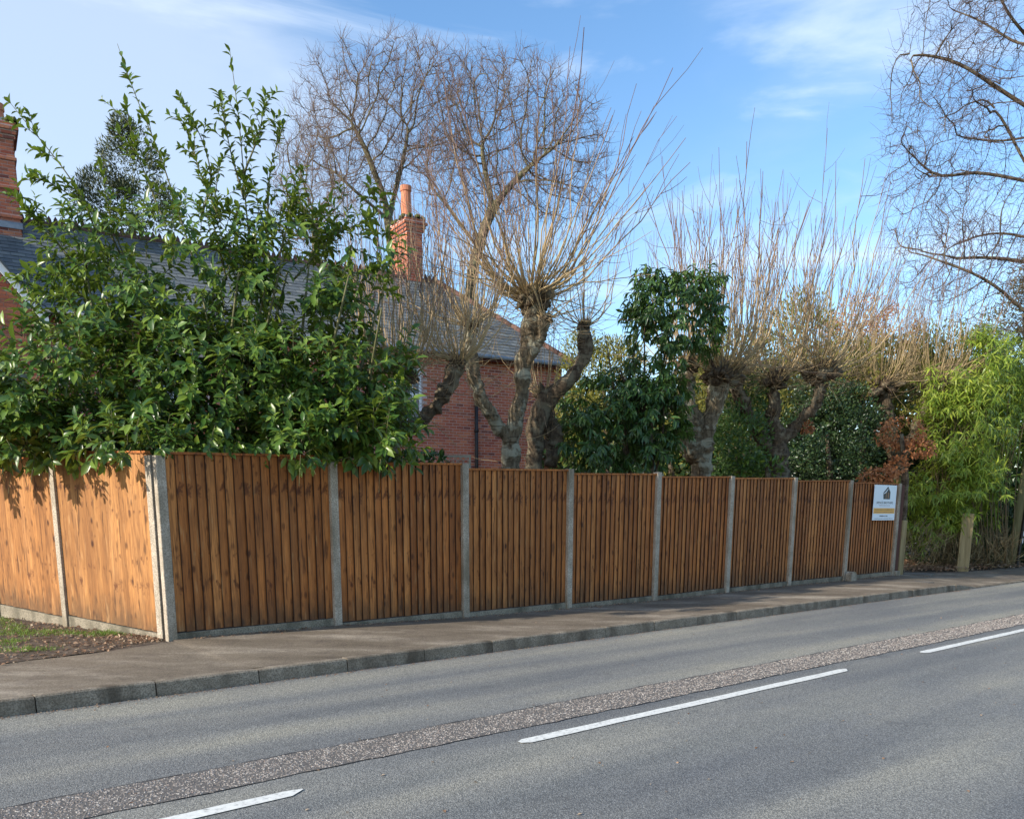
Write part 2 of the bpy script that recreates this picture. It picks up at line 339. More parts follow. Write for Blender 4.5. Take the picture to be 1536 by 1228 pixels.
M = dict(
    wood=wood_mat(),
    conc=concrete_mat('post_concrete', (.36, .305, .235), (.58, .50, .40), (.17, .14, .09)),
    gconc=concrete_mat('damp_concrete', (.22, .19, .14), (.38, .33, .25), (.07, .065, .045)),
    kerb=concrete_mat('kerb_concrete', (.20, .162, .118), (.37, .31, .235), (.07, .054, .038)),
    asphalt=asphalt_mat(), pave=pave_mat(),
    chipbase=simple('chipping_binder', (.085, .078, .072), (.15, .138, .125), 30, .9, .3),
    chips=attr_mat('stone_chippings', [(0, (.12, .104, .09)), (.35, (.22, .19, .165)), (.6, (.26, .225, .20)), (.85, (.42, .39, .35)), (1, (.20, .15, .13))], .75),
    tar=simple('joint_tar', (.018, .018, .02), (.03, .03, .032), 20, .7, .2),
    soil=simple('soil', (.050, .036, .026), (.13, .098, .072), 9, .95, .8, bd=.03),
    ground=simple('rough_ground', (.05, .06, .03), (.12, .11, .06), 1.5, .95, .3),
    mortar=simple('lime_mortar', (.50, .36, .32), (.62, .48, .43), 12, .95, .2),
    brick=brick_mat(),
    slate=attr_mat('roof_slate', [(0, (.085, .098, .105)), (.5, (.125, .138, .142)), (1, (.18, .188, .178))], .6, .35),
    ridge=simple('terracotta_ridge', (.07, .042, .035), (.16, .085, .065), 7, .85, .3),
    pot=simple('terracotta_pot', (.50, .17, .09), (.62, .25, .14), 12, .8, .2),
    lead=simple('lead_flashing', (.20, .23, .27), (.32, .35, .40), 6, .5, .2),
    moss=simple('moss', (.045, .055, .012), (.12, .13, .03), 25, .95, .9, bd=.03),
    white=simple('white_paint', (.70, .72, .74), (.80, .81, .82), 9, .45, .05),
    black=simple('black_pipe', (.012, .012, .014), (.03, .03, .03), 9, .4, .05),
    dark=simple('dark_stain_wood', (.055, .014, .008), (.095, .026, .014), 14, .7, .3, stretch=(1, 1, .1)),
    oldwood=simple('weathered_timber', (.22, .17, .085), (.40, .32, .17), 16, .85, .4, stretch=(1, 1, .08)),
    greenwood=simple('algae_timber', (.13, .125, .055), (.27, .25, .13), 12, .85, .4, stretch=(1, 1, .08)),
    cream=simple('cream_coping', (.55, .53, .42), (.68, .66, .55), 9, .8, .2),
    lattice=simple('grey_lattice', (.30, .27, .20), (.42, .38, .29), 20, .85, .2),
    bark=bark_mat('pollard_bark', (.060, .042, .026), (.21, .165, .105), (.36, .34, .25)),
    barkd=bark_mat('dark_bark', (.035, .024, .016), (.13, .095, .062), (.20, .17, .115)),
    barkg=bark_mat('far_bark', (.060, .045, .028), (.17, .145, .085), (.21, .20, .11)),
    shoot=attr_mat('young_shoots', [(0, (.42, .32, .17)), (.40, (.36, .26, .15)), (.68, (.21, .135, .100)), (1, (.12, .062, .058))], .6),
    shootd=attr_mat('shaded_shoots', [(0, (.22, .155, .075)), (.5, (.22, .13, .08)), (1, (.15, .06, .055))], .6),
    twig=attr_mat('bare_twigs', [(0, (.17, .145, .09)), (.5, (.17, .13, .095)), (1, (.17, .115, .10))], .8),
    twigd=attr_mat('dark_twigs', [(0, (.10, .082, .055)), (.5, (.09, .068, .055)), (1, (.10, .066, .062))], .8),
    stem=simple('laurel_stem', (.07, .075, .03), (.16, .15, .07), 15, .7, .2),
    laurel=leaf_mat('laurel_leaf', [(.028, .068, .014), (.044, .105, .018), (.068, .142, .023), (.110, .190, .030), (.185, .265, .040), (.038, .092, .018)], .34, .24, (.26, .34, .04), .45),
    laurel2=leaf_mat('drooping_leaf', [(.026, .066, .018), (.040, .096, .024), (.062, .128, .030), (.11, .185, .038), (.030, .076, .020)], .33, .18, (.14, .24, .05)),
    holly=leaf_mat('holly_leaf', [(.012, .031, .011), (.020, .047, .016), (.032, .066, .021), (.056, .092, .027)], .35, .12),
    green=leaf_mat('mid_green_leaf', [(.030, .070, .015), (.050, .105, .020), (.085, .150, .028)], .4, .2),
    golden=leaf_mat('golden_conifer', [(.085, .095, .014), (.14, .145, .020), (.22, .205, .030), (.10, .11, .018)], .6, .25, (.35, .32, .05)),
    bamboo=leaf_mat('bamboo_leaf', [(.10, .17, .020), (.17, .26, .028), (.24, .33, .036), (.36, .41, .055), (.12, .20, .024)], .42, .32, (.50, .58, .08)),
    straw=leaf_mat('dry_straw', [(.22, .17, .08), (.34, .27, .13), (.14, .10, .05)], .7, .2),
    russet=leaf_mat('russet_leaf', [(.28, .105, .040), (.46, .18, .065), (.58, .26, .10), (.20, .070, .028)], .6, .25, (.5, .2, .08)),
    litter=leaf_mat('fallen_leaf', [(.10, .05, .028), (.20, .11, .06), (.33, .21, .13), (.15, .07, .035), (.42, .33, .23)], .8, .1),
    conifer=leaf_mat('dark_conifer', [(.022, .035, .010), (.040, .055, .014), (.065, .078, .020)], .6, .1),
    brownfir=leaf_mat('brown_conifer', [(.10, .085, .035), (.16, .13, .06), (.08, .08, .03)], .6, .15),
    grass=leaf_mat('grass_blade', [(.06, .12, .015), (.10, .18, .02), (.16, .23, .035)], .5, .3),
    ochre=simple('lichen_ochre', (.35, .24, .08), (.45, .33, .12), 12, .9, .3),
)
def flat(name, c, rough=.5):
    m, nt, b, _ = new_mat(name); setc(nt, b, c, rough, .4); return m
M['sign'] = flat('sign_white', (.66, .74, .82), .35); M['band'] = flat('sign_orange', (.72, .36, .05), .4)
M['ink'] = flat('sign_ink', (.02, .022, .03), .5); M['inkred'] = flat('sign_ink_red', (.28, .08, .06), .5); M['inkbrown'] = flat('sign_ink_brown', (.25, .13, .06), .5)
def paint_mat():
    m, nt, b, _ = new_mat('road_paint'); v = coords(nt); n = noise_n(nt, v, 30, 6, .7); n2 = noise_n(nt, v, 3, 3)
    c = ramp(nt, n, [(.30, (.22, .22, .21)), (.44, (.62, .62, .58)), (.6, (.72, .72, .67)), (.8, (.78, .78, .74))]); setc(nt, b, c, .7, .3); bump(nt, b, n, .2, .003); return m
M['paint'] = paint_mat()
def glass_mat():
    m, nt, b, _ = new_mat('window_glass'); setc(nt, b, (.10, .12, .13), .06, .8); return m
M['glass'] = glass_mat()

# ------------------------------------------------------------------ road, kerb, footway
RZ = -0.1255
K0 = np.array((-3.5165, 6.4827)); KD = np.array((math.sin(.8735), math.cos(.8735))); KM = np.array((KD[1], -KD[0]))
KROT = math.atan2(KD[1], KD[0])
def rl(p):       # world xy -> (s along the kerb, t across the road)
    d = np.asarray(p)[:2] - K0; return float(d @ KD), float(d @ KM)
def rw(s, t, z=0.0):
    q = K0 + KD * s + KM * t; return np.array((q[0], q[1], z))
def grid_mesh(name, s0, s1, ns, t0, t1, nt_, zf):
    S = np.linspace(s0, s1, ns); T = np.linspace(t0, t1, nt_)
    V = [(s, -t, zf(s, t)) for s in S for t in T]
    Q = [(i*nt_+j, i*nt_+j+1, (i+1)*nt_+j+1, (i+1)*nt_+j) for i in range(ns-1) for j in range(nt_-1)]
    Q = [(a, b_, c, d)[::-1] for a, b_, c, d in Q]
    return mesh_np(name, V, Q, smooth=True)
gme = mesh_np('ground', [(-900, -900, -.30), (900, -900, -.30), (900, 900, -.30), (-900, 900, -.30)], [(0, 1, 2, 3)])
put('ground', gme, M['ground'], kind='structure')
road = put('road', grid_mesh('road', -30, 70, 60, 0.0, 6.6, 8, lambda s, t: 0.0), M['asphalt'], kind='structure')
road.location = (K0[0], K0[1], RZ); road.rotation_euler = (0, 0, KROT)
def road_sheet(name, poly, mat, z, kind=None):
    """flat strip in road coordinates, poly = list of (s,t) pairs along both edges"""
    V = []; 
    for (s, t0, t1) in poly: V += [(s, -t0, z), (s, -t1, z)]
    Q = [(2*i, 2*i+1, 2*i+3, 2*i+2) for i in range(len(poly)-1)]
    o = put(name, mesh_np(name, V, Q, smooth=False), mat, road, local=True, kind=kind); return o
# reinstatement strip of coarse chippings
up = [(0, 1216), (520, 1115), (1000, 1021), (1536, 921)]; dn = [(200, 1213), (510, 1151), (1000, 1044), (1536, 937)]
U_ = np.array([rl(G(x, y, RZ)) for x, y in up]); D_ = np.array([rl(G(x, y, RZ)) for x, y in dn])
pu = np.polyfit(U_[:, 0], U_[:, 1], 1); pd = np.polyfit(D_[:, 0], D_[:, 1], 1)
def tu(s): return np.polyval(pu, s)
def td(s): return np.polyval(pd, s)
def wob(s, k): return .008*np.sin(s*1.3+k) + .006*np.sin(s*5.3+k*2) + .005*np.sin(s*17+k)+.004*np.sin(s*41+k)
SS = np.linspace(-12, 45, 500)
road_sheet('patch_strip', [(s, tu(s)+wob(s, 0), td(s)+wob(s, 3)) for s in SS], M['chipbase'], .004)
road_sheet('tar_joint', [(s, tu(s)+wob(s, 0)-.010-.006*math.sin(s*9)-.004*math.sin(s*31), tu(s)+wob(s, 0)) for s in SS], M['tar'], .005)
road_sheet('tar_joint', [(s, td(s)+wob(s, 3), td(s)+wob(s, 3)+max(.0015, .003+.006*math.sin(s*7)+.004*math.sin(s*29))) for s in SS], M['tar'], .005)
# chippings as real stones
n = 46000
s_ = rng.uniform(0, 1, n)**1.6 * 30 - 5.5; u_ = rng.uniform(.01, .99, n); t_ = tu(s_)+wob(s_, 0) + u_ * (td(s_)+wob(s_, 3)-tu(s_)-wob(s_, 0))
r_ = rng.uniform(.005, .0115, n) * np.clip(1 + (s_-6)*.03, .9, 1.6); a_ = rng.uniform(0, 6.28, n); el = rng.uniform(.5, 1, n)
ca, sa = np.cos(a_), np.sin(a_)
def chip(dx, dy, dz): return np.stack([s_ + (dx*ca - dy*el*sa)*r_, -t_ + (dx*sa + dy*el*ca)*r_, .004 + dz*r_*np.ones(n)], -1)
CV = np.stack([chip(1, 0, 0), chip(0, 1, 0), chip(-1, 0, 0), chip(0, -1, 0), chip(.3, .3, .38), chip(-.4, -.2, .32)], 1)
b0 = np.arange(n)[:, None]*6
CT = np.concatenate([b0+np.array([k]) for k in ((0,1,4),(1,2,5),(1,5,4),(2,3,5),(3,0,4),(3,4,5))], 1).reshape(-1, 3)
put('chippings', mesh_np('chippings', CV.reshape(-1, 3), T=CT, attrs={'tint': np.repeat(rng.uniform(0, 1, n), 6)}, smooth=False), M['chips'], road, local=True, kind='stuff')
# centre-line dashes
def dash(a, b, w0):
    (sa_, ta), (sb, tb) = rl(G(*a, RZ)), rl(G(*b, RZ)); return sa_, sb, ta, tb
d1 = dash((785, 1110), (1268, 1006), 0); d2 = dash((1385, 978), (1536, 947), 0); d0 = dash((250, 1231), (450, 1189), 0)
cl = np.polyfit([d0[1], d1[0], d1[1], d2[0]], [d0[3], d1[2], d1[3], d2[2]], 1)
Ld = d1[1]-d1[0]; per = d2[0]-d1[0]
for k in range(-2, 7):
    s0 = d1[0] + per*k; s1 = s0 + Ld; c0 = lambda s: np.polyval(cl, s)
    V = []; w = .052
    ss = np.linspace(s0, s1, 24)
    poly = [(s0-.06, c0(s0)-.02, c0(s0)+.02)] + [(s, c0(s)-w+.004*math.sin(s*23), c0(s)+w+.004*math.sin(s*31)) for s in ss] + [(s1+.10, c0(s1)-w+.02, c0(s1)-w+.035)]
    road_sheet('lane_dash', poly, M['paint'], .006)
# kerb
kerb = bpy.data.objects.new('kerb', None); kerb.location = (K0[0], K0[1], RZ); kerb.rotation_euler = (0, 0, KROT); link(kerb); tag(kerb, kind='structure')
def kerb_mesh(h0, h1, seed):
    r = random.Random(seed); L = .905; prof = [(0.0, -.14), (0.004, .055), (0.016, .9), (.028, 1.0), (.125, 1.0), (.125, -.14)]
    V = []; ns = 7
    for i in range(ns):
        x = L*i/(ns-1); h = h0 + (h1-h0)*i/(ns-1)
        ins = .004 if i in (0, ns-1) else 0
        for (y, zz) in prof:
            z = zz*h if zz > 0 else zz
            j = 0 if zz < 0 else r.uniform(-.0025, .0025)
            V.append((x, y + ins*(y < .03) + j, z - ins*(zz > .8) + j*.6))
    m = len(prof); Q = [(i*m+j, i*m+(j+1) % m, (i+1)*m+(j+1) % m, (i+1)*m+j)[::-1] for i in range(ns-1) for j in range(m)]
    me = mesh_np('kerbstone', V, Q, smooth=False)
    import bmesh
    bm = bmesh.new(); bm.from_mesh(me); bmesh.ops.holes_fill(bm, edges=bm.edges[:]); bmesh.ops.recalc_face_normals(bm, faces=bm.faces[:]); bm.to_mesh(me); bm.free()
    return me
KM_ = [kerb_mesh(.1255, .1255, i) for i in range(5)]
KFALL = kerb_mesh(.1255, .03, 9); KLOW = kerb_mesh(.03, .03, 10)
for k in range(-12, 46):
    me = KM_[k % 5] if k < 18 else (KFALL if k == 18 else KLOW)
    o = put('kerbstone', me, M['kerb'], kerb, local=True); o.location = (.915*k + 1.0e-3, RND.uniform(-.004, .004), RND.uniform(-.003, .003) if k < 18 else 0); o.rotation_euler = (0, 0, RND.uniform(-.004, .004))

# fence lines
FO = np.array((-3.4403, 9.1817)); FD = np.array((math.sin(.8915), math.cos(.8915))); FN = np.array((FD[1], -FD[0]))
LD = np.array((-math.sin(.9501), math.cos(.9501))); LN = np.array((-LD[1], LD[0]))
def on_line(o, d, xp, z=0.0):
    lo, hi = -2.0, 40.0
    def f(s):
        X, Y = o + d*s; dd = Y*cp - (z-H)*sp; return CX + F*X/dd - xp
    sg = 1 if f(5.0) > f(0.0) else -1
    for _ in range(60):
        mid = (lo+hi)/2
        if f(mid)*sg > 0: hi = mid
        else: lo = mid
    return o + d*lo
base_px = [(258, 958), (506, 937), (697, 925), (851, 912), (980, 900), (1088, 888), (1181, 878), (1264, 870), (1336, 862)]
post_top = [683, 693, 695, 703, 708, 714, 716, 720, 725]
PP = [on_line(FO, FD, x) for x, y in base_px]
PZ = [zat(y, p[1]) for (x, y), p in zip(base_px, PP)]
pan_bot = [(948, 925), (933, 914), (917, 902), (905, 892), (893, 880.5), (881, 870.5), (871, 863), (863, 856)]
pan_top = [(680, 686), (695, 697), (704.5, 706), (711.5, 712), (716, 716), (718, 718), (722, 721.5), (724.5, 726)]

# footway: strip between kerb and fence line (or verge / planting edge)
verge_edge = [(-700, 1080), (-300, 1030), (0, 995), (73, 987), (146, 979), (205, 970), (262, 961)]
back = []
for x, y in verge_edge: vz_ = .0 + .05*min(1, max(0, (x-20)/242)); p = G(x, y, vz_); back.append((p[0], p[1], vz_))
for p, z in zip(PP, PZ): q = p - FN*.0 ; back.append((q[0], q[1], z))
for x, y in [(1352, 860), (1440, 858), (1500, 853), (1560, 849), (1700, 840), (2000, 822)]: p = G(x, y, 0.0); back.append((p[0], p[1], 0.0))
print('PZ', PZ, 'LZ', [zat(928, 10.5)]); back.sort(key=lambda p: rl(p)[0])
V, Q = [], []; JN = 9; dense = []
for a, b in zip(back[:-1], back[1:]):
    for k in range(4): dense.append(tuple(a[i]+(b[i]-a[i])*k/4 for i in range(3)))
dense.append(back[-1])
for p in dense:
    s, t = rl(p); kz = -.003 - .096*min(1, max(0, (s-16.47)/.9))
    for j in range(JN):
        f = j/(JN-1); q = rw(s, -.125 + (t+.125)*f); V.append((q[0], q[1], kz + (p[2]-kz)*f + .004*math.sin(s*1.7+f*5)*math.sin(math.pi*f)))
for i in range(len(dense)-1):
    for j in range(JN-1): Q.append((i*JN+j, i*JN+j+1, (i+1)*JN+j+1, (i+1)*JN+j)[::-1])
pavement = put('pavement', mesh_np('pavement', V, Q, smooth=True), M['pave'], kind='structure')
# soft soil / garden ground behind
gp = [(p[0], p[1], p[2]-.012) for p in dense]
V = []; Q = []
for p in gp:
    s, t = rl(p)
    for e_, dz in ((.06, .01), (0, 0), (-1.2, .0), (-6, 0), (-60, .1)):
        q = rw(s, t+e_, 0); V.append((q[0], q[1], p[2]+dz - .012*(e_ > 0) - .02*(e_ > 0)))
for i in range(len(gp)-1):
    for j in range(4): Q.append((i*5+j, i*5+j+1, (i+1)*5+j+1, (i+1)*5+j)[::-1])
put('garden_ground', mesh_np('garden_ground', V, Q), M['soil'], kind='structure')
# covers let into the footway beside the last panels
def quad_px(name, pts, z, mat, dz=.004, parent=None):
    P = [G(x, y, z) for x, y in pts]; mb = MB(); V = [(p[0], p[1], z+dz) for p in P]; mb.add(V + [(v[0], v[1], z-.05) for v in V], [(0,1,2,3),(4,7,6,5),(0,4,5,1),(1,5,6,2),(2,6,7,3),(3,7,4,0)]); return mb.put(name, mat, parent)
cvr = M['conc2'] = concrete_mat('cover_concrete', (.15, .135, .115), (.24, .215, .18), (.09, .08, .07))
quad_px('cover_slab', [(1283, 875), (1336, 881), (1401, 873), (1352, 868)], 0.002, cvr, parent=pavement)
quad_px('cover_slab', [(1352, 861), (1395, 863), (1402, 859.5), (1358, 858)], 0.0, cvr, parent=pavement)

# ------------------------------------------------------------------ fences
def build_fence(name, label, origin_pts, zs, bots, tops, ptops, d, nrm, nboards, first_post=True, thick_right=True, group=None, edge_shade=.8, tones=(.10, .02, .16, .05, 0.0, .22, .12, .08)):
    root = empty(name, (origin_pts[0][0], origin_pts[0][1], zs[0]), label, 'fence', group)
    d3 = np.array((d[0], d[1], 0.0)); n3 = np.array((nrm[0], nrm[1], 0.0)); UP = np.array((0, 0, 1.0))
    if np.cross(d3, UP) @ n3 < 0: hand = -1
    else: hand = 1
    for i, p in enumerate(origin_pts):
        if i == 0 and not first_post: continue
        w = .10; o = np.array((p[0], p[1], zs[i]-.25)); hgt = ptops[i]-zs[i]+.25
        mb = MB(); a = o - d3*w/2 - n3*.05
        ex, ey = (d3*w, n3*.10) if hand < 0 else (n3*.10, d3*w)
        mb.box(a, ex, ey, UP*hgt)
        mb.put('concrete_post', M['conc'], root, bevel=.008)
    for i in range(len(origin_pts)-1):
        A, B = origin_pts[i], origin_pts[i+1]; L = np.linalg.norm(B-A); e = (B-A)/L; e3 = np.array((e[0], e[1], 0)); 
        nn = np.array((e[1], -e[0], 0)); nn = nn if nn @ n3 > 0 else -nn
        g0, g1 = .05, L-.05
        (b0, b1), (t0, t1) = bots[i], tops[i]
        zb = lambda s: b0+(b1-b0)*s/L; zt = lambda s: t0+(t1-t0)*s/L
        O = np.array((A[0], A[1], 0.0))
        def slab(mb, s0, s1, n0, n1, z00, z01, z10, z11):
            V = [O+e3*s0+nn*n0+UP*z00, O+e3*s1+nn*n0+UP*z10, O+e3*s1+nn*n1+UP*z10, O+e3*s0+nn*n1+UP*z00,
                 O+e3*s0+nn*n0+UP*z01, O+e3*s1+nn*n0+UP*z11, O+e3*s1+nn*n1+UP*z11, O+e3*s0+nn*n1+UP*z01]
            q = MB.BQ if np.cross(e3, nn)[2] > 0 else MB.BQ[:, ::-1]
            mb.add(V, q)
        gb = MB(); slab(gb, g0-.02, g1+.02, -.025, .025, zs[i]-.3, zb(0)-.012, zs[i+1]-.3, zb(L)-.012); gb.put('gravel_board', M['gconc'], root, bevel=.006)
        pb = MB()
        for fr in (.0, .33, .66, .955):
            h0 = zb(g0)+(zt(g0)-zb(g0))*fr; h1 = zb(g1)+(zt(g1)-zb(g1))*fr
            slab(pb, g0, g1, -.042, -.012, h0+.002, h0+.07, h1+.002, h1+.07)
        for s0 in (g0, g1-.03): slab(pb, s0, s0+.03, -.0415, -.0125, zb(s0)+.003, zt(s0)-.003, zb(s0+.03)+.003, zt(s0+.03)-.003)
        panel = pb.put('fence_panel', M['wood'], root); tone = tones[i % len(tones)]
        c = MB(); slab(c, g0-.0, g1+.0, -.028, .03, zt(g0)-.004, zt(g0)+.020, zt(g1)-.004, zt(g1)+.020); c.put('capping_rail', M['wood'], panel)
        nb = nboards; pitch = (g1-g0)/nb
        for k in range(nb):
            s0 = g0 + pitch*k + RND.uniform(-.006, .006)*(k > 0); s1 = s0 + pitch + .016
            s1 = min(s1, g1)
            th, tn = .024+RND.uniform(-.003, .006), .005
            na, nb_ = (tn, th) if thick_right else (th, tn)   # outer face distance at s0 / s1
            off = RND.uniform(-.001, .001) - .008
            sm = (s0+s1)/2; cen = O + e3*sm + UP*zb(sm)
            l0, l1 = s0-sm, s1-sm
            zb0, zb1, zt0, zt1 = zb(s0)-zb(sm), zb(s1)-zb(sm), zt(s0)-zb(sm)-.006, zt(s1)-zb(sm)-.006
            jb = RND.uniform(-.006, .004); ty = RND.uniform(-.0015, .0015)
            li = l0+.014 if na > nb_ else l1-.014; fi_ = (li-l0)/(l1-l0); ni_ = na+(nb_-na)*fi_
            V = []
            for (za, zc, tt_) in ((zb0+jb, zb1+jb, 0), (zt0, zt1, ty)):
                zi = za+(zc-za)*fi_
                V += [e3*l0+nn*(off+tt_)+UP*za, e3*l1+nn*(off+tt_)+UP*zc, e3*l1+nn*(off+nb_+tt_)+UP*zc, e3*li+nn*(off+ni_+tt_)+UP*zi, e3*l0+nn*(off+na+tt_)+UP*za]
            q = np.array([(0, 1, 6, 5), (1, 2, 7, 6), (2, 3, 8, 7), (3, 4, 9, 8), (4, 0, 5, 9), (4, 3, 1, 0), (9, 5, 6, 8)]); tri_ = np.array([(3, 2, 1), (8, 6, 7)])
            if np.cross(e3, nn)[2] < 0: q = q[:, ::-1]; tri_ = tri_[:, ::-1]
            ed = [edge_shade, 0, 0, 0, edge_shade]*2 if na > nb_ else [0, edge_shade, edge_shade, 0, 0]*2  # thick-edge vertices carry the painted gap shade
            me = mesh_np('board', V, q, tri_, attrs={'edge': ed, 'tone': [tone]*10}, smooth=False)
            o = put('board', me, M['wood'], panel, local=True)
            o.location = Vector(cen) - world_loc(panel)
    return root
bots = [(zat(a, PP[i][1]), zat(b, PP[i+1][1])) for i, (a, b) in enumerate(pan_bot)]
tops = [(zat(a, PP[i][1]), zat(b, PP[i+1][1])) for i, (a, b) in enumerate(pan_top)]
ptz = [zat(y, p[1]) for y, p in zip(post_top, PP)]
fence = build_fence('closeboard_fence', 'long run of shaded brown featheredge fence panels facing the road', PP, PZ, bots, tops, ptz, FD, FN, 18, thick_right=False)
# side return, sunlit
L1 = on_line(FO, LD, 104.0); L2 = on_line(FO, LD, 2.0); L3 = L2 + (L2-L1); L4 = L3 + (L2-L1); LC = FO + LD*.17
LP = [LC, L1, L2, L3, L4]
LZ = [PZ[0]+.0, zat(928, L1[1]), zat(912, L2[1]), zat(912, L2[1])+.03, zat(912, L2[1])+.05]
lb = [(zat(949, LC[1]), zat(921, L1[1])), (zat(925, L1[1]), zat(904, L2[1]))]; lb += [(lb[1][1], lb[1][1]+.02), (lb[1][1]+.02, lb[1][1]+.04)]
lt = [(zat(679, LC[1]), zat(679, L1[1])), (zat(689, L1[1]), zat(687, L2[1]))]; lt += [(lt[1][1], lt[1][1]), (lt[1][1], lt[1][1])]
side = build_fence('closeboard_fence', 'sunlit honey-coloured fence return running back from the corner post over grass', LP, LZ, lb, lt, [zat(683, LC[1]), zat(690, L1[1]), zat(682, L2[1]), lt[1][1], lt[1][1]], LD, LN, 18, thick_right=True, edge_shade=.2, tones=(.72, .62))  # high tones put the sunlit look into these boards' colour

# sign on the last panel
A, B = PP[7], PP[8]; e = (B-A)/np.linalg.norm(B-A); e3 = np.array((e[0], e[1], 0)); n3 = np.array((FN[0], FN[1], 0))
p0 = on_line(A, e, 1301.0, .8); p1 = on_line(A, e, 1334.0, .8); W = np.linalg.norm(p1-p0)
zt_, zb_ = zat(728, p1[1]), zat(780, p0[1]); SH = zt_-zb_
sg = empty('sign_board', (p0[0]+n3[0]*.06, p0[1]+n3[1]*.06, zb_), 'white builder\'s sign with orange band and house logo screwed to end fence panel', 'sign')
so = np.array(sg.location)
def sgrect(name, u0, u1, v0, v1, n0, n1, mat, par=sg):
    mb = MB(); mb.box(so + e3*u0*W + n3*n0 + np.array((0, 0, v0*SH)), n3*(n1-n0), e3*(u1-u0)*W, np.array((0, 0, (v1-v0)*SH))); return mb.put(name, mat, par)
sgrect('board_face', 0, 1, 0, 1, 0, .006, M['sign'])
sgrect('orange_band', .02, .98, .19, .345, .006, .0075, M['band'])
def sgpoly(name, pts, mat, n=.0072):
    V = [so + e3*u*W + n3*n + np.array((0, 0, v*SH)) for u, v in pts] + [so + e3*u*W + n3*.005 + np.array((0, 0, v*SH)) for u, v in pts]
    k = len(pts); mb = MB(); 
    Tt = [(0, i, i+1) for i in range(1, k-1)]; Qq = [(i, (i+1) % k, (i+1) % k + k, i+k) for i in range(k)]
    mb.add(V, Qq, Tt); return mb.put(name, mat, sg)
sgpoly('house_logo', [(.42, .60), (.72, .60), (.72, .80), (.60, .96), (.40, .78), (.42, .76)], M['ink'])
sgpoly('logo_mark', [(.52, .60), (.55, .60), (.55, .80), (.52, .78)], M['inkbrown'], .0082)
sgpoly('logo_mark', [(.61, .63), (.66, .63), (.66, .78), (.61, .80)], M['inkbrown'], .0082)
sgpoly('logo_mark', [(.42, .745), (.52, .78), (.62, .90), (.60, .90), (.51, .80), (.41, .765)], M['sign'], .0084)
def sgtext(txt, u, v, hgt, mat, wid=None, n=.0078):
    c = bpy.data.curves.new('lettering', 'FONT'); c.body = txt; c.align_x = 'CENTER'; c.align_y = 'CENTER'; c.size = 1.0; c.extrude = 0.0
    o = bpy.data.objects.new('lettering', c); link(o); bpy.context.view_layer.update(); dx, dy = o.dimensions.x, o.dimensions.y
    me = bpy.data.meshes.new_from_object(o.evaluated_get(bpy.context.evaluated_depsgraph_get())); bpy.data.objects.remove(o); o = bpy.data.objects.new('lettering', me); link(o); me.materials.clear(); me.materials.append(mat); o.parent = sg
    s1 = (wid*W/dx) if wid else hgt*SH/dy; s2 = hgt*SH/dy
    mtx = Matrix(((e3[0]*s1, 0, n3[0], 0), (e3[1]*s1, 0, n3[1], 0), (0, s2, 0, 0), (0, 0, 0, 1)))
    loc = e3*u*W + n3*n + np.array((0, 0, v*SH)); mtx.translation = loc; o.matrix_local = mtx; return o
sgtext('SPENCE BROTHERS', .5, .495, .065, M['ink'], .74)
# lines of print too small to read in the photograph: rows of tiny word-length strokes
def sgline(u0, u1, v, hgt, mat, n):
    mb = MB(); u = u0; rr = random.Random(int(v*1000))
    while u < u1-.01:
        w_ = min(rr.uniform(.010, .026), u1-u); mb.box(so + e3*u*W + n3*n + np.array((0, 0, (v-hgt/2)*SH)), n3*.0006, e3*w_*W, np.array((0, 0, hgt*SH*rr.uniform(.75, 1)))); u += w_ + rr.choice((.005, .005, .006, .018))
    mb.put('small_print', mat, sg, kind='stuff')
sgline(.26, .74, .42, .018, M['inkred'], .0062)
sgline(.07, .93, .30, .026, M['inkbrown'], .0078); sgline(.07, .93, .235, .026, M['inkbrown'], .0078)
sgline(.30, .70, .12, .034, M['ink'], .0062); sgline(.07, .93, .045, .016, M['ink'], .0062)

# end of fence: dark gate leaf returned behind the last post, with stone foot, and small concrete stub
pe = PP[8]; ge = empty('gate_board', (pe[0]+FD[0]*.12, pe[1]+FD[1]*.12, 0), 'narrow dark red-brown timber board behind the end fence post', 'fence board')
mb = MB(); o = np.array((pe[0], pe[1], .10)) + np.array((FD[0], FD[1], 0))*.075 - n3*.02; mb.box(o, n3*.04, np.array((FD[0], FD[1], 0))*.17, (0, 0, zat(727, pe[1])-.10)); mb.put('dark_board', M['dark'], ge, bevel=.004)
mb = MB(); o = np.array((pe[0], pe[1], -.1)) + np.array((FD[0], FD[1], 0))*.055 - n3*.06; mb.box(o, n3*.14, np.array((FD[0], FD[1], 0))*.20, (0, 0, .24)); mb.put('concrete_foot', M['conc'], ge, bevel=.012)
q = at(1351, 862, 19.5); zt2 = zat(780, 19.5); mb = MB(); mb.box(np.array((q[0]-.06, q[1], -.1)), (.12, .02, 0), (-.02, .12, 0), (0, 0, zt2+.1))
tag(mb.put('timber_post', M['oldwood'], bevel=.01), 'slim pale timber post standing just past the end of the fence', 'post')
q = G(1264, 872, 0.0); q = np.array((PP[7][0], PP[7][1], 0)) + n3*.13 + np.array((FD[0], FD[1], 0))*.08
mb = MB(); V = []; 
for (u, z) in ((-.10, -.1), (.10, -.1), (.10, .13), (.05, .175), (-.05, .175), (-.10, .13)):
    for nn_ in (-.06, .06): V.append(q + np.array((FD[0], FD[1], 0))*u + n3*nn_ + np.array((0, 0, z + PZ[7])))
k = 6; mb.add(V, [(2*i, 2*((i+1) % k), 2*((i+1) % k)+1, 2*i+1) for i in range(k)] + [(0, 2, 4, 6), (0, 6, 8, 10), (1, 7, 5, 3), (1, 11, 9, 7)])
tag(mb.put('concrete_stub', M['conc'], bevel=.01), 'small worn concrete stub at the foot of the fence', 'marker stone')

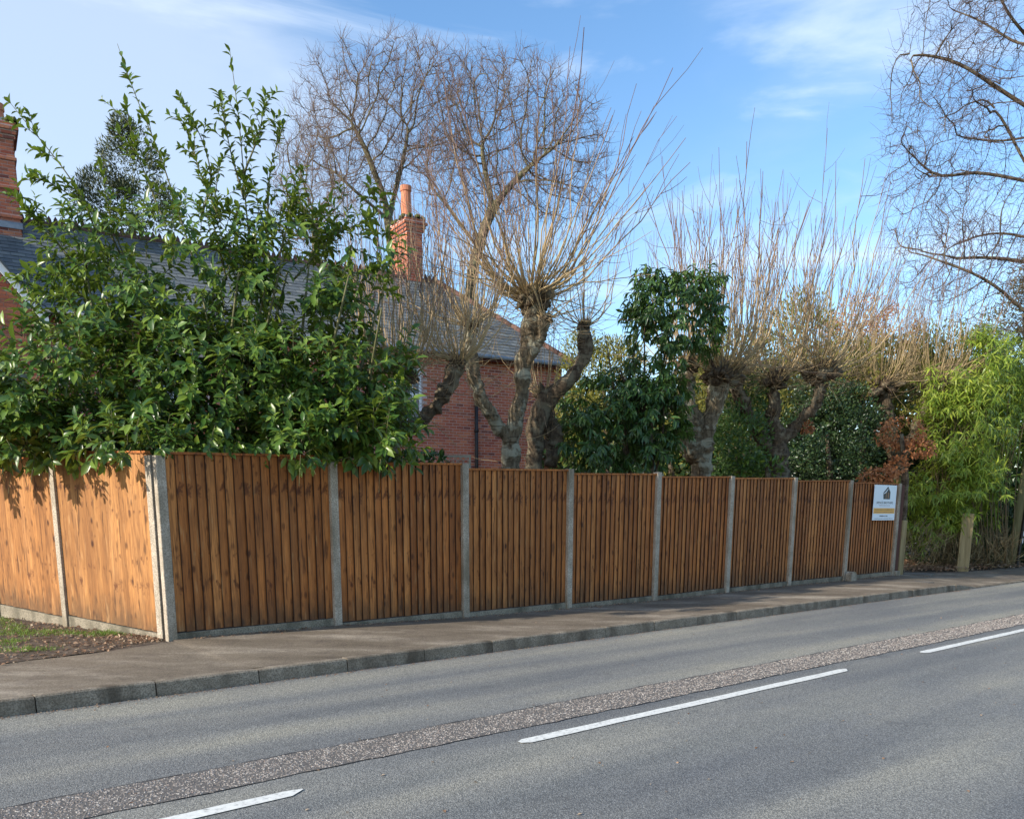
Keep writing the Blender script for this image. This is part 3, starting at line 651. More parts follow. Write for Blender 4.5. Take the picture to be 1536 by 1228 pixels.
# short post and telegraph pole by the bamboo
def flat_px_post(xb, yb, yt, wpx, name, label, mat, lean=0.0):
    b = G(xb, yb, 0.0); Y = b[1]; w = wpx*pxm(Y); z1 = zat(yt, Y); mb = MB(); a = .35
    u = np.array((math.cos(a), -math.sin(a), 0))*w*.8; v = np.array((math.sin(a), math.cos(a), 0))*w*.5
    mb.box(b - u/2 - np.array((0, 0, .1)), u, v, (lean, 0, z1+.1)); return tag(mb.put(name, mat, bevel=.015), label, 'post')
flat_px_post(1444, 856, 770, 20, 'timber_post', 'short thick square timber post in front of the bamboo', M['oldwood'])
b = G(1516, 850, 0.0); pr = empty('telegraph_pole', b, 'tall greenish timber pole with black cable guard at the edge of the bamboo', 'pole')
mb = MB(); mb.tube([b+(0, 0, -.3), b+(.10, 0, 2), b+(.42, 0, 7.5)], [.135, .125, .10], 16); mb.put('pole_shaft', M['greenwood'], pr, smooth=True)
mb = MB(); mb.bar(b+(.05, -.16, -.1), b+(.18, -.15, 2.9), .09, .05); mb.put('cable_guard', M['black'], pr, bevel=.01)
for z in (.62, .80): mb = MB(); q = b+(.075+z*.035, -.19, z); mb.box(q, (.035, 0, 0), (0, .01, 0), (0, 0, .13)); mb.put('number_plate', M['white'], pr)

# ------------------------------------------------------------------ house
PH = math.radians(59.3); HE = np.array((math.sin(PH), math.cos(PH), 0)); HN = np.array((HE[1], -HE[0], 0)); UPV = np.array((0, 0, 1.0))
HO = at(700, 532, 25.0); HO2 = HO[:2].copy(); ZE = HO[2]
def hs(x, z):  # wall coordinate s for a pixel column
    p = on_line(HO2, HE[:2], x, z); return float((p-HO2) @ HE[:2])
def lo_search(x, z):
    best = min((abs(CX + F*(HO2+HE[:2]*s)[0]/((HO2+HE[:2]*s)[1]*cp-(z-H)*sp) - x), s) for s in np.linspace(-20, 8, 5601)); return best[1]
SR = lo_search(843, ZE); SL = lo_search(20, ZE) - 3.0
house = empty('brick_house', (HO2[0], HO2[1], 0), 'red brick house with grey slate roof behind the fence', 'house')
def hp(s, n, z): return np.array((HO2[0], HO2[1], 0)) + HE*s + HN*n + UPV*z
DEP = 6.6; RISE = zat(424, at(730, 440, 28.2)[1]) - ZE
RZ_ = ZE + RISE
mb = MB(); mb.box(hp(SL, -.02, -.2), HE*(SR-SL), -HN*DEP, UPV*(ZE+.2)); mb.put('wall', M['mortar'], house)
# windows
def win(x0, x1, y0, y1, sillmat=None):
    s0, s1 = lo_search(x0, 4.5), lo_search(x1, 4.5); Yw = (HO2+HE[:2]*s1)[1]; z1, z0 = zat(y0, Yw), zat(y1, Yw); return s0, s1, z0, z1
WINS = [win(578, 632, 553, 634), win(243, 300, 522, 606)]
# brickwork: individual bricks standing proud of the mortar, joined
bw_ = MB(); BL, BH = .205, .059
BV = []; BA = []
zz = 1.2; row = 0
while zz < ZE-.05:
    s = SL + (.1125 if row % 2 else 0); hd = row % 2
    while s < SR-.02:
        ln = .1025 if (hd and False) else BL
        e1 = min(s+ln, SR)
        if not any(w[0]-.01 < e1 and s < w[1]+.01 and w[2]-.02 < zz+BH and zz < w[3]+.02 for w in WINS): BV.append((s, e1, zz, 0))
        s += ln + .020
    zz += .075; row += 1
for (s, e1, z, _) in BV: bw_.box(hp(s, -.02, z), HE*(e1-s), HN*(.010+RND.uniform(0, .004)), UPV*BH*-1 + UPV*0, a=RND.random()) if False else bw_.box(hp(s, -.02, z), HN*(.007+RND.uniform(0, .003)), HE*(e1-s), UPV*BH, a=RND.random())
# right-hand end wall bricks
zz = 1.2; row = 0
while zz < ZE-.05:
    n_ = -.02 + (.1 if row % 2 else 0)
    n_ = 0.03 if False else n_
    k = 0
    while n_ - k*.225 > -DEP+.2:
        bw_.box(hp(SR, n_-k*.225-BL, zz), HE*.012, HN*BL, UPV*BH, a=RND.random()) if False else None
        k += 1
    zz += .075; row += 1
bw_.put('brickwork', M['brick'], house, kind='stuff')
for (s0, s1, z0, z1) in WINS:
    f = MB(); fw = .07
    f.box(hp(s0, -.05, z0), HN*.06, HE*fw, UPV*(z1-z0)); f.box(hp(s1-fw, -.05, z0), HN*.06, HE*fw, UPV*(z1-z0))
    f.box(hp(s0+fw, -.05, z0), HN*.058, HE*(s1-s0-2*fw), UPV*fw); f.box(hp(s0+fw, -.05, z1-fw), HN*.058, HE*(s1-s0-2*fw), UPV*fw)
    mid = (s0+s1)/2; f.box(hp(mid-.03, -.05, z0+fw), HN*.05, HE*.06, UPV*(z1-z0-2*fw))
    for mz in (.5,): f.box(hp(s0+fw, -.05, z0+(z1-z0)*mz), HN*.045, HE*(s1-s0-2*fw), UPV*.05)
    for q_ in (.25, .75): f.box(hp(s0+(s1-s0)*q_, -.048, z0+fw), HN*.035, HE*.022, UPV*(z1-z0-2*fw))
    wo = f.put('window', M['white'], house)
    g = MB(); g.box(hp(s0+.03, -.045, z0+.03), HN*.03, HE*(s1-s0-.06), UPV*(z1-z0-.06)); g.put('pane', M['glass'], wo)
    g = MB(); g.box(hp(s0-.08, -.05, z0-.10), HN*.13, HE*(s1-s0+.16), UPV*.09); g.put('sill', M['ridge'], wo)
# downpipe, fascia, gutter
sd = lo_search(713, 3.0); mb = MB(); mb.tube([hp(sd, .07, 0), hp(sd, .07, ZE-.1)], .05, 10)
for z in (2.2, 3.6, 5.0): mb.tube([hp(sd, .07, z), hp(sd, .07, z+.08)], .065, 10)
mb.put('downpipe', M['black'], house, smooth=True)
OV = .28
mb = MB(); mb.box(hp(SL-.2, OV-.03, ZE-.16), HN*.025, HE*(SR-SL+.45), UPV*.15); mb.put('fascia', M['dark'], house)
mb = MB(); mb.tube([hp(SL-.2, OV+.05, ZE-.05), hp(SR+.25, OV+.05, ZE-.05)], .055, 8); mb.put('gutter', M['lead'], house, smooth=True)
# roof: solid hipped underlay plus slates
HX = SR + OV; RB = DEP/2
def roof_pt(s, f): # f 0 at eaves, 1 ridge, front slope
    return hp(s, OV - (RB+OV)*f, ZE - .02 + (RISE+.02)*f)
sl_, sr_ = SL-.3, HX; hipin = RB+OV
ru = MB()
A_, B_, C_, D_2 = hp(sl_, OV, ZE-.02), hp(sr_, OV, ZE-.02), hp(sr_-hipin*.75, -RB, RZ_), hp(sl_, -RB, RZ_)
E_, F_ = hp(sl_, -DEP-OV, ZE-.02), hp(sr_, -DEP-OV, ZE-.02)
ru.add([A_, B_, C_, D_2, E_, F_], [(0, 1, 2, 3), (3, 2, 5, 4), (0, 4, 5, 1)], [(1, 5, 2), (0, 3, 4)])
roof = ru.put('roof', M['slate'], house)
sv = MB(); nrow = 24; nv = np.cross(HE, (roof_pt(0, 1)-roof_pt(0, 0))); nv = nv/np.linalg.norm(nv); nv = nv if nv[2] > 0 else -nv
slope = roof_pt(0, 1)-roof_pt(0, 0); SLN = np.linalg.norm(slope); sd_ = slope/SLN
for r in range(nrow):
    f0 = r/nrow; f1 = (r+1.15)/nrow; f1 = min(f1, 1.0)
    s = sl_ + (.15 if r % 2 else 0); send = sr_ - hipin*.75*f0
    while s < send-.05:
        w_ = min(.292, send-s); j = RND.uniform(-.004, .004); lift = .016
        a = roof_pt(s, f0) + nv*(lift+.004+j) + sd_*RND.uniform(-.008, .008); b_ = a + HE*w_
        c_ = roof_pt(min(s+w_, sr_-hipin*.75*f1+.0), f1) + nv*.006; d_ = roof_pt(min(s, sr_-hipin*.75*f1-.01), f1) + nv*.006
        sv.add([a, b_, c_, d_, a-nv*.012, b_-nv*.012], [(0, 1, 2, 3), (4, 5, 1, 0)], a=RND.uniform(.1, .9)); s += .30
sv.put('slates', M['slate'], house, kind='stuff')
# crested ridge tiles
rt = MB(); rt.tube([(0, 0, 0), (.44, 0, 0)], .10, 8)
for k in range(3):
    x = .08+.145*k; rt.add([(x-.06, -.012, .08), (x+.06, -.012, .08), (x+.045, -.012, .16), (x, -.012, .235), (x-.045, -.012, .16), (x-.06, .012, .08), (x+.06, .012, .08), (x+.045, .012, .16), (x, .012, .235), (x-.045, .012, .16)],
        [(0, 1, 2, 4), (5, 9, 7, 6), (0, 5, 6, 1), (1, 6, 7, 2), (2, 7, 8, 3), (3, 8, 9, 4), (4, 9, 5, 0)], [(4, 2, 3), (9, 8, 7)])
rtm = rt.mesh('ridge_tile', False); rtm.materials.append(M['ridge'])
nt_ = int((sr_-hipin*.75 - sl_)/.45)
for k in range(nt_):
    o = put('ridge_tile', rtm, None, roof, local=True); o.location = Vector(hp(sr_-hipin*.75-.45*(k+1), -RB, RZ_-.02)) - world_loc(roof); o.rotation_euler = (RND.uniform(-.02, .02), RND.uniform(-.01, .01), math.atan2(HE[1], HE[0]))
mb = MB(); hv = B_-C_
for k in range(9): mb.tube([C_+hv*(k/9.0)+UPV*.03, C_+hv*((k+1.03)/9.0)+UPV*.02], .09, 8)
mb.put('hip_tiles', M['ridge'], roof, smooth=True)

def bricks_box(mb, core, o, eu, ev, W_, D_, z0, z1, tint=(0, 1)):
    """brick skin on all four sides of a stack; o = corner, eu/ev unit horizontal"""
    core.box(o + UPV*z0 + (eu+ev)*.008, eu*(W_-.016), ev*(D_-.016), UPV*(z1-z0-.002))
    z = z0; r = 0
    while z < z1-.03:
        hgt = min(.060, z1-z)
        for (a, u, v, L_) in ((o, eu, ev, W_), (o+eu*W_, ev, -eu, D_), (o+eu*W_+ev*D_, -eu, -ev, W_), (o+ev*D_, -ev, eu, D_)):
            q = 0 if r % 2 else -.1125
            while q < L_-.01:
                x0, x1 = max(q, 0), min(q+.215, L_)
                if x1-x0 > .03: mb.box(a + u*x0 + UPV*z, u*(x1-x0), v*.02, UPV*hgt, a=RND.uniform(*tint))
                q += .225
        z += .075; r += 1
def chimney(xc, yb, yt, Yc, w, dpt, label_parts, pots, mossy, bands=True):
    c0 = at(xc, yb, Yc); eu, ev = HE, -HN
    o = np.array((c0[0], c0[1], 0)); z0, z1 = c0[2]-.6, zat(yt, Yc)
    core = MB(); skin = MB()
    bricks_box(skin, core, o, eu, ev, w, dpt, z0, z1-.42)
    for k, ex in enumerate((.04, .08, .12, .08)):
        bricks_box(skin, core, o-(eu+ev)*ex, eu, ev, w+2*ex, dpt+2*ex, z1-.42+k*.09, z1-.42+(k+1)*.09)
    if bands:
        for zb in np.arange(z0+.8, z1-.7, .62): bricks_box(skin, core, o-(eu+ev)*.03, eu, ev, w+.06, dpt+.06, zb, zb+.075)
    ch = core.put('chimney', M['mortar'], house); skin.put('brickwork', M['brick'], ch, kind='stuff')
    if mossy:
        me = MB(); 
        for k in range(60):
            u, v = RND.uniform(-.12, w+.1), RND.uniform(-.12, dpt+.1); q = o+eu*u+ev*v+UPV*(z1-.07); r0 = RND.uniform(.05, .11)
            me.tube([q, q+UPV*RND.uniform(.03, .09), q+UPV*RND.uniform(.1, .13)], [r0, r0*.8, .01], 6)
        me.put('moss', M['moss'], ch, smooth=True)
    mc = MB(); mc.box(o+(eu+ev)*-.05+UPV*(z1-.06), eu*(w+.1), ev*(dpt+.1), UPV*.05); mc.put('flaunching', M['lead'], ch)
    for (u, v, hh, rr) in pots:
        q = o+eu*u+ev*v+UPV*(z1-.05); mp = MB(); mp.tube([q, q+UPV*.08, q+UPV*.1, q+UPV*(hh-.16), q+UPV*(hh-.14), q+UPV*hh, q+UPV*hh, q+UPV*(hh-.2)], [rr*1.1, rr*1.1, rr*.95, rr*.85, rr*1.0, rr*1.0, rr*.75, rr*.7], 16, cap=False); mp.put('chimney_pot', M['pot'], ch, smooth=False)
    fl = MB(); fl.box(o-(eu+ev)*.02+UPV*(c0[2]-.02), eu*(w+.04), ev*(dpt+.04), UPV*.14); fl.put('flashing', M['lead'], ch)
    return ch
chimney(612, 432, 322, 27.6, .50, 1.1, None, [(.2, .45, .98, .17)], True, bands=False)
SLc = lo_search(0, ZE)
Yl = hp(SLc, -RB*.8, 0)[1]
chimney(-4, 338, 172, Yl, .50, 1.1, None, [(.25, .5, .5, .16)], True)
# cross gable at the near end of the house
gs = lo_search(46, ZE-.2); wdt = 5.0; pj = 1.1; gz = zat(468, hp(gs, pj, 0)[1]); gr = wdt/2*1.25
gm = MB(); gm.add([hp(gs-wdt, -.5, -.2), hp(gs, -.5, -.2), hp(gs, -.5, gz), hp(gs-wdt/2, -.5, gz+gr), hp(gs-wdt, -.5, gz), hp(gs-wdt, pj-.012, -.2), hp(gs, pj-.012, -.2), hp(gs, pj-.012, gz), hp(gs-wdt/2, pj-.012, gz+gr), hp(gs-wdt, pj-.012, gz)],
    [(5, 6, 7, 9), (1, 2, 7, 6), (0, 5, 9, 4), (0, 1, 6, 5)], [(9, 7, 8)]); gm.put('gable_wall', M['mortar'], house)
gb = MB(); z = 2.2; r = 0
while z < gz+gr-.1:
    inset = max(0, (z+.065-gz)/gr*wdt/2); s = gs-wdt+inset+(.11 if r % 2 else 0)
    while s < gs-inset-.02: x1 = min(s+.215, gs-inset); gb.box(hp(s, pj-.012, z), HN*.014, HE*(x1-s), UPV*.065, a=RND.random()); s += .225
    z += .075; r += 1
gb.put('brickwork', M['brick'], house, kind='stuff')
for sgn in (1, -1):
    p0_ = hp(gs-wdt/2+sgn*(wdt/2+.25), pj+.12, gz-.31*1.0); p1_ = hp(gs-wdt/2, pj+.12, gz+gr+.0); d_ = p1_-p0_
    bb = MB(); bb.box(p0_, -HN*.04 if sgn > 0 else HN*.04, d_, UPV*.2) if False else bb.add([p0_, p1_, p1_+UPV*.22, p0_+UPV*.22, p0_-HN*.05, p1_-HN*.05, p1_-HN*.05+UPV*.22, p0_-HN*.05+UPV*.22], [(0, 1, 2, 3), (7, 6, 5, 4), (3, 2, 6, 7), (4, 5, 1, 0), (0, 3, 7, 4)]); bb.put('bargeboard', M['white'], house)
    rs = MB(); q0 = p0_+UPV*.20+HN*.03; q1 = p1_+UPV*.20+HN*.03; bk = -HN*(pj+3.5); rs.add([q0, q1, q1+bk, q0+bk, q0+UPV*.06, q1+UPV*.06, q1+bk+UPV*.06, q0+bk+UPV*.06], [(0, 1, 2, 3), (7, 6, 5, 4), (0, 4, 5, 1), (3, 2, 6, 7), (0, 3, 7, 4)]); rs.put('gable_roof', M['slate'], house)

# trellis just behind the fence
t0, t1 = at(664, 697, 12.9), at(703, 684, 12.9); tr = empty('trellis', (t1[0], t1[1], 0), 'weathered grey diamond lattice panel peeping over the fence against the brick wall', 'trellis')
x0, x1_, z1_ = t0[0], t1[0], t1[2]; z0_ = z1_-1.2
mb = MB(); mb.bar((x0, 12.9, z1_), (x1_, 12.9, z1_), .03, .03); mb.bar((x1_+.016, 12.9, 0), (x1_+.016, 12.9, z1_+.02), .03, .03); mb.bar((x0, 12.9, 0), (x0, 12.9, z1_-.016), .03, .03); mb.put('trellis_frame', M['lattice'], tr)
for k in range(-18, 10):
    for sgn in (1, -1):
        xa = x0 + k*.075; pts = []
        a, b = (xa, z0_), (xa+1.2*1.0, z1_)
        if sgn < 0: a, b = (xa, z1_), (xa+1.2, z0_)
        ta = max(0, (x0-a[0])/(b[0]-a[0])); tb = min(1, (x1_-a[0])/(b[0]-a[0]))
        if tb-ta < .03: continue
        l = lambda t: (a[0]+(b[0]-a[0])*t, 12.9+.008*sgn, a[1]+(b[1]-a[1])*t)
        m_ = MB(); m_.bar(l(ta), l(tb), .018, .008); m_.put('lattice_slat', M['lattice'], tr)
# low wall with pale coping behind panel four
a, b = at(872, 707, 15.6), at(990, 708, 15.9); gw = empty('garden_wall', ((a[0]+b[0])/2, 15.7, 0), 'low garden wall with cream coping showing above the fourth panel of the fence', 'wall')
mb = MB(); mb.box((a[0], a[1]-.02, -.1), (b[0]-a[0], b[1]-a[1], 0), (0, .22, 0), (0, 0, a[2]+.02)); mb.put('wall_body', M['brick'], gw)
mb = MB(); mb.box((a[0]-.05, a[1]-.07, a[2]-.075), (b[0]-a[0]+.1, b[1]-a[1], 0), (0, .32, 0), (0, 0, .07)); mb.put('coping', M['cream'], gw, bevel=.01)
# ------------------------------------------------------------------ vegetation generators
LT = {  # leaf templates: x across (half width 1), y along 0..1, z up; faces
 'broad': (np.array([(0,0,0),(-.8,.28,.10),(0,.28,0),(.8,.28,.10),(-1,.62,.02),(0,.62,-.06),(1,.62,.02),(0,1,-.20)]),
           [(1,2,5,4),(2,3,6,5)], [(0,2,1),(0,3,2),(4,5,7),(5,6,7)]),
 'thin': (np.array([(0,0,0),(-1,.35,.05),(1,.35,.05),(0,1,-.22)]), [], [(0,2,1),(1,2,3)]),
}
def leaf_frames(D, Nn):
    D = norm(D); S = norm(np.cross(D, Nn)); Nn = np.cross(S, D); return D, S, Nn
def leaves_mesh(name, P, D, Nn, L, W, kind='broad', tint=None):
    T, Q, Tr = LT[kind]; n = len(P); k = len(T)
    D, S, Nn = leaf_frames(D, Nn)
    V = P[:, None, :] + T[None, :, 1, None]*D[:, None, :]*L[:, None, None] + T[None, :, 0, None]*S[:, None, :]*(L*W/2)[:, None, None] + T[None, :, 2, None]*Nn[:, None, :]*L[:, None, None]
    b = (np.arange(n)*k)[:, None, None]
    Qa = (np.array(Q)[None] + b).reshape(-1, 4) if Q else None; Ta = (np.array(Tr)[None] + b).reshape(-1, 3)
    tint = rng.uniform(0, 1, n) if tint is None else tint
    return mesh_np(name, V.reshape(-1, 3), Qa, Ta, attrs={'tint': np.repeat(tint, k)}, smooth=True)
LEAF_ME = {}
def put_leaves(parent, P, D, Nn, L, W, mat, kind='broad', nparts=0, name='foliage', tint=None):
    """the nearest leaves become parts named leaf (shared mesh), the rest one stuff part"""
    n = len(P); tint = rng.uniform(0, 1, n) if tint is None else tint
    keep = np.ones(n, bool)
    if nparts:
        # those that face the road and show largest
        sc_ = L / P[:, 1] * (1 - .25*(P[:, 1]-P[:, 1].min())/(np.ptp(P[:, 1])+1e-6)*4)
        vis = np.argsort(-sc_)[:nparts]; keep[vis] = False
        key = (kind, mat.name, W)
        if key not in LEAF_ME:
            T, Q, Tr = LT[kind]; TT = T.copy(); TT[:, 0] *= W/2
            me = mesh_np('leaf', TT, Q if Q else None, Tr, attrs={'tint': np.zeros(len(TT))}); me.materials.append(mat); LEAF_ME[key] = me
        Dn, S, Nf = leaf_frames(D, Nn); wl_ = world_loc(parent)
        for i in vis:
            o = bpy.data.objects.new('leaf', LEAF_ME[key]); o.parent = parent
            l = L[i]; a, b, c = S[i]*l, Dn[i]*l, Nf[i]*l; p = Vector(P[i]) - wl_
            o.matrix_local = Matrix(((a[0], b[0], c[0], p.x), (a[1], b[1], c[1], p.y), (a[2], b[2], c[2], p.z), (0, 0, 0, 1))); COL.objects.link(o)
    put(name, leaves_mesh(name, P[keep], D[keep], Nn[keep], L[keep], W, kind, tint[keep]), mat, parent, kind='stuff')
def in_ell(E, n):
    """n points spread through a list of ellipsoids (px, py, rx_px, ry_px, Y, depth_m); outer shell favoured"""
    w = np.array([e[2]*e[3] for e in E], float); idx = rng.choice(len(E), n, p=w/w.sum()); P = np.empty((n, 3)); O = np.empty((n, 3))
    u = norm(rng.normal(size=(n, 3))); r = rng.uniform(.25, 1, n)**.5
    for k, e in enumerate(E):
        m = idx == k; c = at(e[0], e[1], e[4]); R = np.array((e[2]*pxm(e[4]), e[5], e[3]*pxm(e[4])))
        P[m] = c + u[m]*r[m, None]*R; O[m] = norm(u[m]/R)
    return P, O
def clump(P, freq, thr):
    v = np.array([mnoise.noise(Vector(p)*freq) for p in P]); return v > thr
def twig_leaves(P, D, ln, nl, L, W, spread=.75, droop=.35, grow=.15):
    """leaves set along each twig from P in direction D; returns arrays + twig polylines"""
    n = len(P); D = norm(D); K = 4
    tt = np.linspace(0, 1, K); g = np.array((0, 0, -1.0))
    poly = P[:, None, :] + D[:, None, :]*ln[:, None, None]*tt[None, :, None] + g*(ln[:, None, None]*.22*tt[None, :, None]**2)
    A = []; 
    f = np.linspace(.18, 1.0, nl)
    for j in range(nl):
        t = np.clip(f[j] + rng.uniform(-.05, .05, n), 0, 1)
        base = P + D*(ln*t)[:, None] + g*(ln*.22*t*t)[:, None]
        ref = norm(np.cross(D, rng.normal(size=(n, 3)))) if j == 0 else ref
        ang = j*2.4 + rng.uniform(-.4, .4, n); side = ref*np.cos(ang)[:, None] + np.cross(D, ref)*np.sin(ang)[:, None]
        op = spread*(1.15 - .6*f[j])
        d = norm(D*(1-op*.5) + side*op*1.25 + g*droop*rng.uniform(.3, 1.2, n)[:, None])
        nn_ = norm(D*.7 - side*.25 + np.array((0, 0, .8)) + rng.normal(size=(n, 3))*.25)
        A.append((base, d, nn_, L*rng.uniform(.7, 1.15, n)*(1 - .35*(f[j] > .93))))
    PP_ = np.concatenate([a[0] for a in A]); DD = np.concatenate([a[1] for a in A]); NN_ = np.concatenate([a[2] for a in A]); LL = np.concatenate([a[3] for a in A])
    return PP_, DD, NN_, LL, poly
def interp_poly(pts, n):
    pts = np.asarray(pts, float); d = np.r_[0, np.cumsum(np.linalg.norm(np.diff(pts, axis=0), axis=1))]; t = np.linspace(0, d[-1], n)
    # Catmull-like smoothing by cubic-ish averaging
    out = np.stack([np.interp(t, d, pts[:, k]) for k in range(pts.shape[1])], 1)
    for _ in range(2): out[1:-1] = (out[:-2] + 2*out[1:-1] + out[2:])/4
    return out
def limb(mb, pts, n=14, S=12, lump=.0):
    """pts: (px, py, Y, radius_m)"""
    P = np.array([[*at(x, y, Y), r] for x, y, Y, r in pts]); P = interp_poly(P, n*2); P[:, 3] *= rng.uniform(.88, 1.14, len(P)); mb.tube(P[:, :3], P[:, 3], S)

# ---- space colonisation for bare trees
def colonize(seeds, att, step, infl, kill, iters, up=(0, 0, .12), jit=.25):
    nodes = []; par = []
    for pl, parent_idx in seeds:
        prev = parent_idx
        for p in pl: nodes.append(np.array(p)); par.append(prev); prev = len(nodes)-1
    nodes = [np.asarray(x, float) for x in nodes]
    att = att.copy(); NP = np.array(nodes); best = np.full(len(att), 1e9); bi = np.zeros(len(att), int)
    def upd(new, off):
        nonlocal best, bi
        if len(new) == 0 or len(att) == 0: return
        d = np.linalg.norm(att[:, None, :]-new[None], axis=2); j = d.argmin(1); dm = d[np.arange(len(att)), j]; m = dm < best
        best = np.where(m, dm, best); bi = np.where(m, j+off, bi)
    upd(NP, 0)
    for it in range(iters):
        if len(att) == 0: break
        m = best < infl
        if not m.any(): infl *= 1.3; continue
        ids = bi[m]; dirs = norm(att[m]-NP[ids]); un, inv = np.unique(ids, return_inverse=True)
        acc = np.zeros((len(un), 3)); np.add.at(acc, inv, dirs)
        new = NP[un] + norm(norm(acc) + np.array(up) + rng.normal(size=acc.shape)*jit)*step
        off = len(NP); NP = np.vstack([NP, new]); par += list(un)
        upd(new, off); kk = best > kill; att = att[kk]; best = best[kk]; bi = bi[kk]
        if len(NP) > 9000: break
    return NP, np.array(par)
def bare_tree(root, NP, par, tip, power, mat_bark, mat_twig, rmax=None, twig_n=2, twig_len=.5, twig_r=.004, split=.03, twig_up=.3):
    n = len(NP); cnt = np.zeros(n); child = [[] for _ in range(n)]
    for i in range(n):
        if par[i] >= 0: child[par[i]].append(i)
    r = np.zeros(n)
    for i in range(n-1, -1, -1):
        r[i] = tip if not child[i] else sum(r[c]**power for c in child[i])**(1/power)
    if rmax: r = np.minimum(r*np.clip((r/.05)**.55, 1, 3.2), rmax)
    big, small = MB(), MB(); starts = [i for i in range(n) if par[i] < 0]; st = list(starts)
    order = []
    while st:
        i = st.pop(); ch = [par[i], i] if par[i] >= 0 else [i]; rr = [min(r[par[i]], r[i]*1.25), r[i]] if par[i] >= 0 else [r[i]]
        while child[i]:
            cs = sorted(child[i], key=lambda c: -r[c]); st += cs[1:]; i = cs[0]; ch.append(i); rr.append(r[i])
        if len(ch) < 2: continue
        P = NP[ch]; R = np.array(rr)
        if len(P) > 3: Q_ = P.copy(); Q_[1:-1] = (P[:-2]+2*P[1:-1]+P[2:])/4; P = Q_
        mx = R.max(); b = big if mx > split else small; b.tube(P, R, 10 if mx > .08 else (6 if mx > split else 4), a=float(np.clip(1-mx/split, 0, .8)), cap=False)
    tr_ = put('trunk', big.mesh('trunk', True), mat_bark, root); 
    # fine twigs
    thin = np.where(r < tip*4.5)[0]; reps = np.repeat(thin, twig_n); k = len(reps)
    d0 = norm(NP[reps]-NP[np.maximum(par[reps], 0)] + 1e-6); d = norm(d0*.6 + rng.normal(size=(k, 3))*.6 + np.array((0, 0, twig_up)))
    ln = twig_len*rng.uniform(.4, 1.2, k); K = 4; poly = np.empty((k, K, 3)); poly[:, 0] = NP[reps]; dd = d
    for j in range(1, K): dd = norm(dd + rng.normal(size=(k, 3))*.17 + np.array((0, 0, .10))); poly[:, j] = poly[:, j-1] + dd*(ln/(K-1))[:, None]
    V, Q = tube_batch(poly, np.linspace(twig_r, twig_r*.45, K)[None].repeat(k, 0), 3); small.add(V, Q, a=.9)
    put('crown', small.mesh('crown', True), mat_twig, root, kind='stuff')

# ---- pollards
def shoots_mesh(mb, c, rad, n, Lmin, Lmax, spread, lean=(0, 0, 0), r0=.011, side=True, droopy=.08, curve=1.0):
    K = 9; u = rng.normal(size=(n, 3)); u[:, 2] = np.abs(u[:, 2])*.7 + .05; u = norm(u)
    P = c + u*np.asarray(rad)*rng.uniform(.6, 1.0, n)[:, None]
    out = u*np.array((1, 1, .25)); ln = rng.uniform(Lmin, Lmax, n)**1.0
    tgt = norm(np.array((0, 0, 1.0)) + out*spread*rng.uniform(.3, 1.3, n)[:, None] + np.asarray(lean) + rng.normal(size=(n, 3))*np.array((.05, .05, 0)))
    d = norm(out*1.3*curve + np.array((0, 0, .35)) + rng.normal(size=(n, 3))*.15)
    dr = rng.uniform(0, 1, n) < droopy
    tgt[dr] = norm(out[dr]*1.6 + rng.normal(size=(dr.sum(), 3))*.3 + np.array((0, 0, .12))); ln[dr] *= .62
    poly = np.empty((n, K, 3)); poly[:, 0] = P
    for j in range(1, K):
        f = min(1, j/3.2); dd = norm(d*(1-f) + tgt*f + rng.normal(size=(n, 3))*.085); poly[:, j] = poly[:, j-1] + dd*(ln/(K-1))[:, None]
    rb = r0*rng.uniform(.55, 1.25, n)*(.5+.5*ln/Lmax); R = rb[:, None]*np.linspace(1, .28, K)[None]
    V, Q = tube_batch(poly, R, 5); tn = np.clip(np.linspace(0, 1, K)[None] * (ln/Lmax)[:, None] + rng.uniform(-.12, .12, n)[:, None], 0, 1)
    mb.add(V, Q, a=np.repeat(tn.reshape(-1), 5))
    if side:
        m = rng.uniform(size=n) < .75; idx = np.repeat(np.where(m)[0], 5); k = len(idx); t = rng.uniform(.35, .9, k)*(K-1); i0 = t.astype(int); fr = (t-i0)[:, None]
        b = poly[idx, i0]*(1-fr) + poly[idx, np.minimum(i0+1, K-1)]*fr; ax = norm(poly[idx, np.minimum(i0+1, K-1)]-poly[idx, i0]+1e-9)
        dd = norm(ax + rng.normal(size=(k, 3))*.45); l2 = ln[idx]*rng.uniform(.10, .28, k); p2 = np.empty((k, 4, 3)); p2[:, 0] = b
        for j in range(1, 4): dd = norm(dd*.85+ax*.2+np.array((0, 0, .06))+rng.normal(size=(k, 3))*.04); p2[:, j] = p2[:, j-1]+dd*(l2/3)[:, None]
        V, Q = tube_batch(p2, (rb[idx]*.42)[:, None]*np.linspace(1, .5, 4)[None], 3); mb.add(V, Q, a=.85)
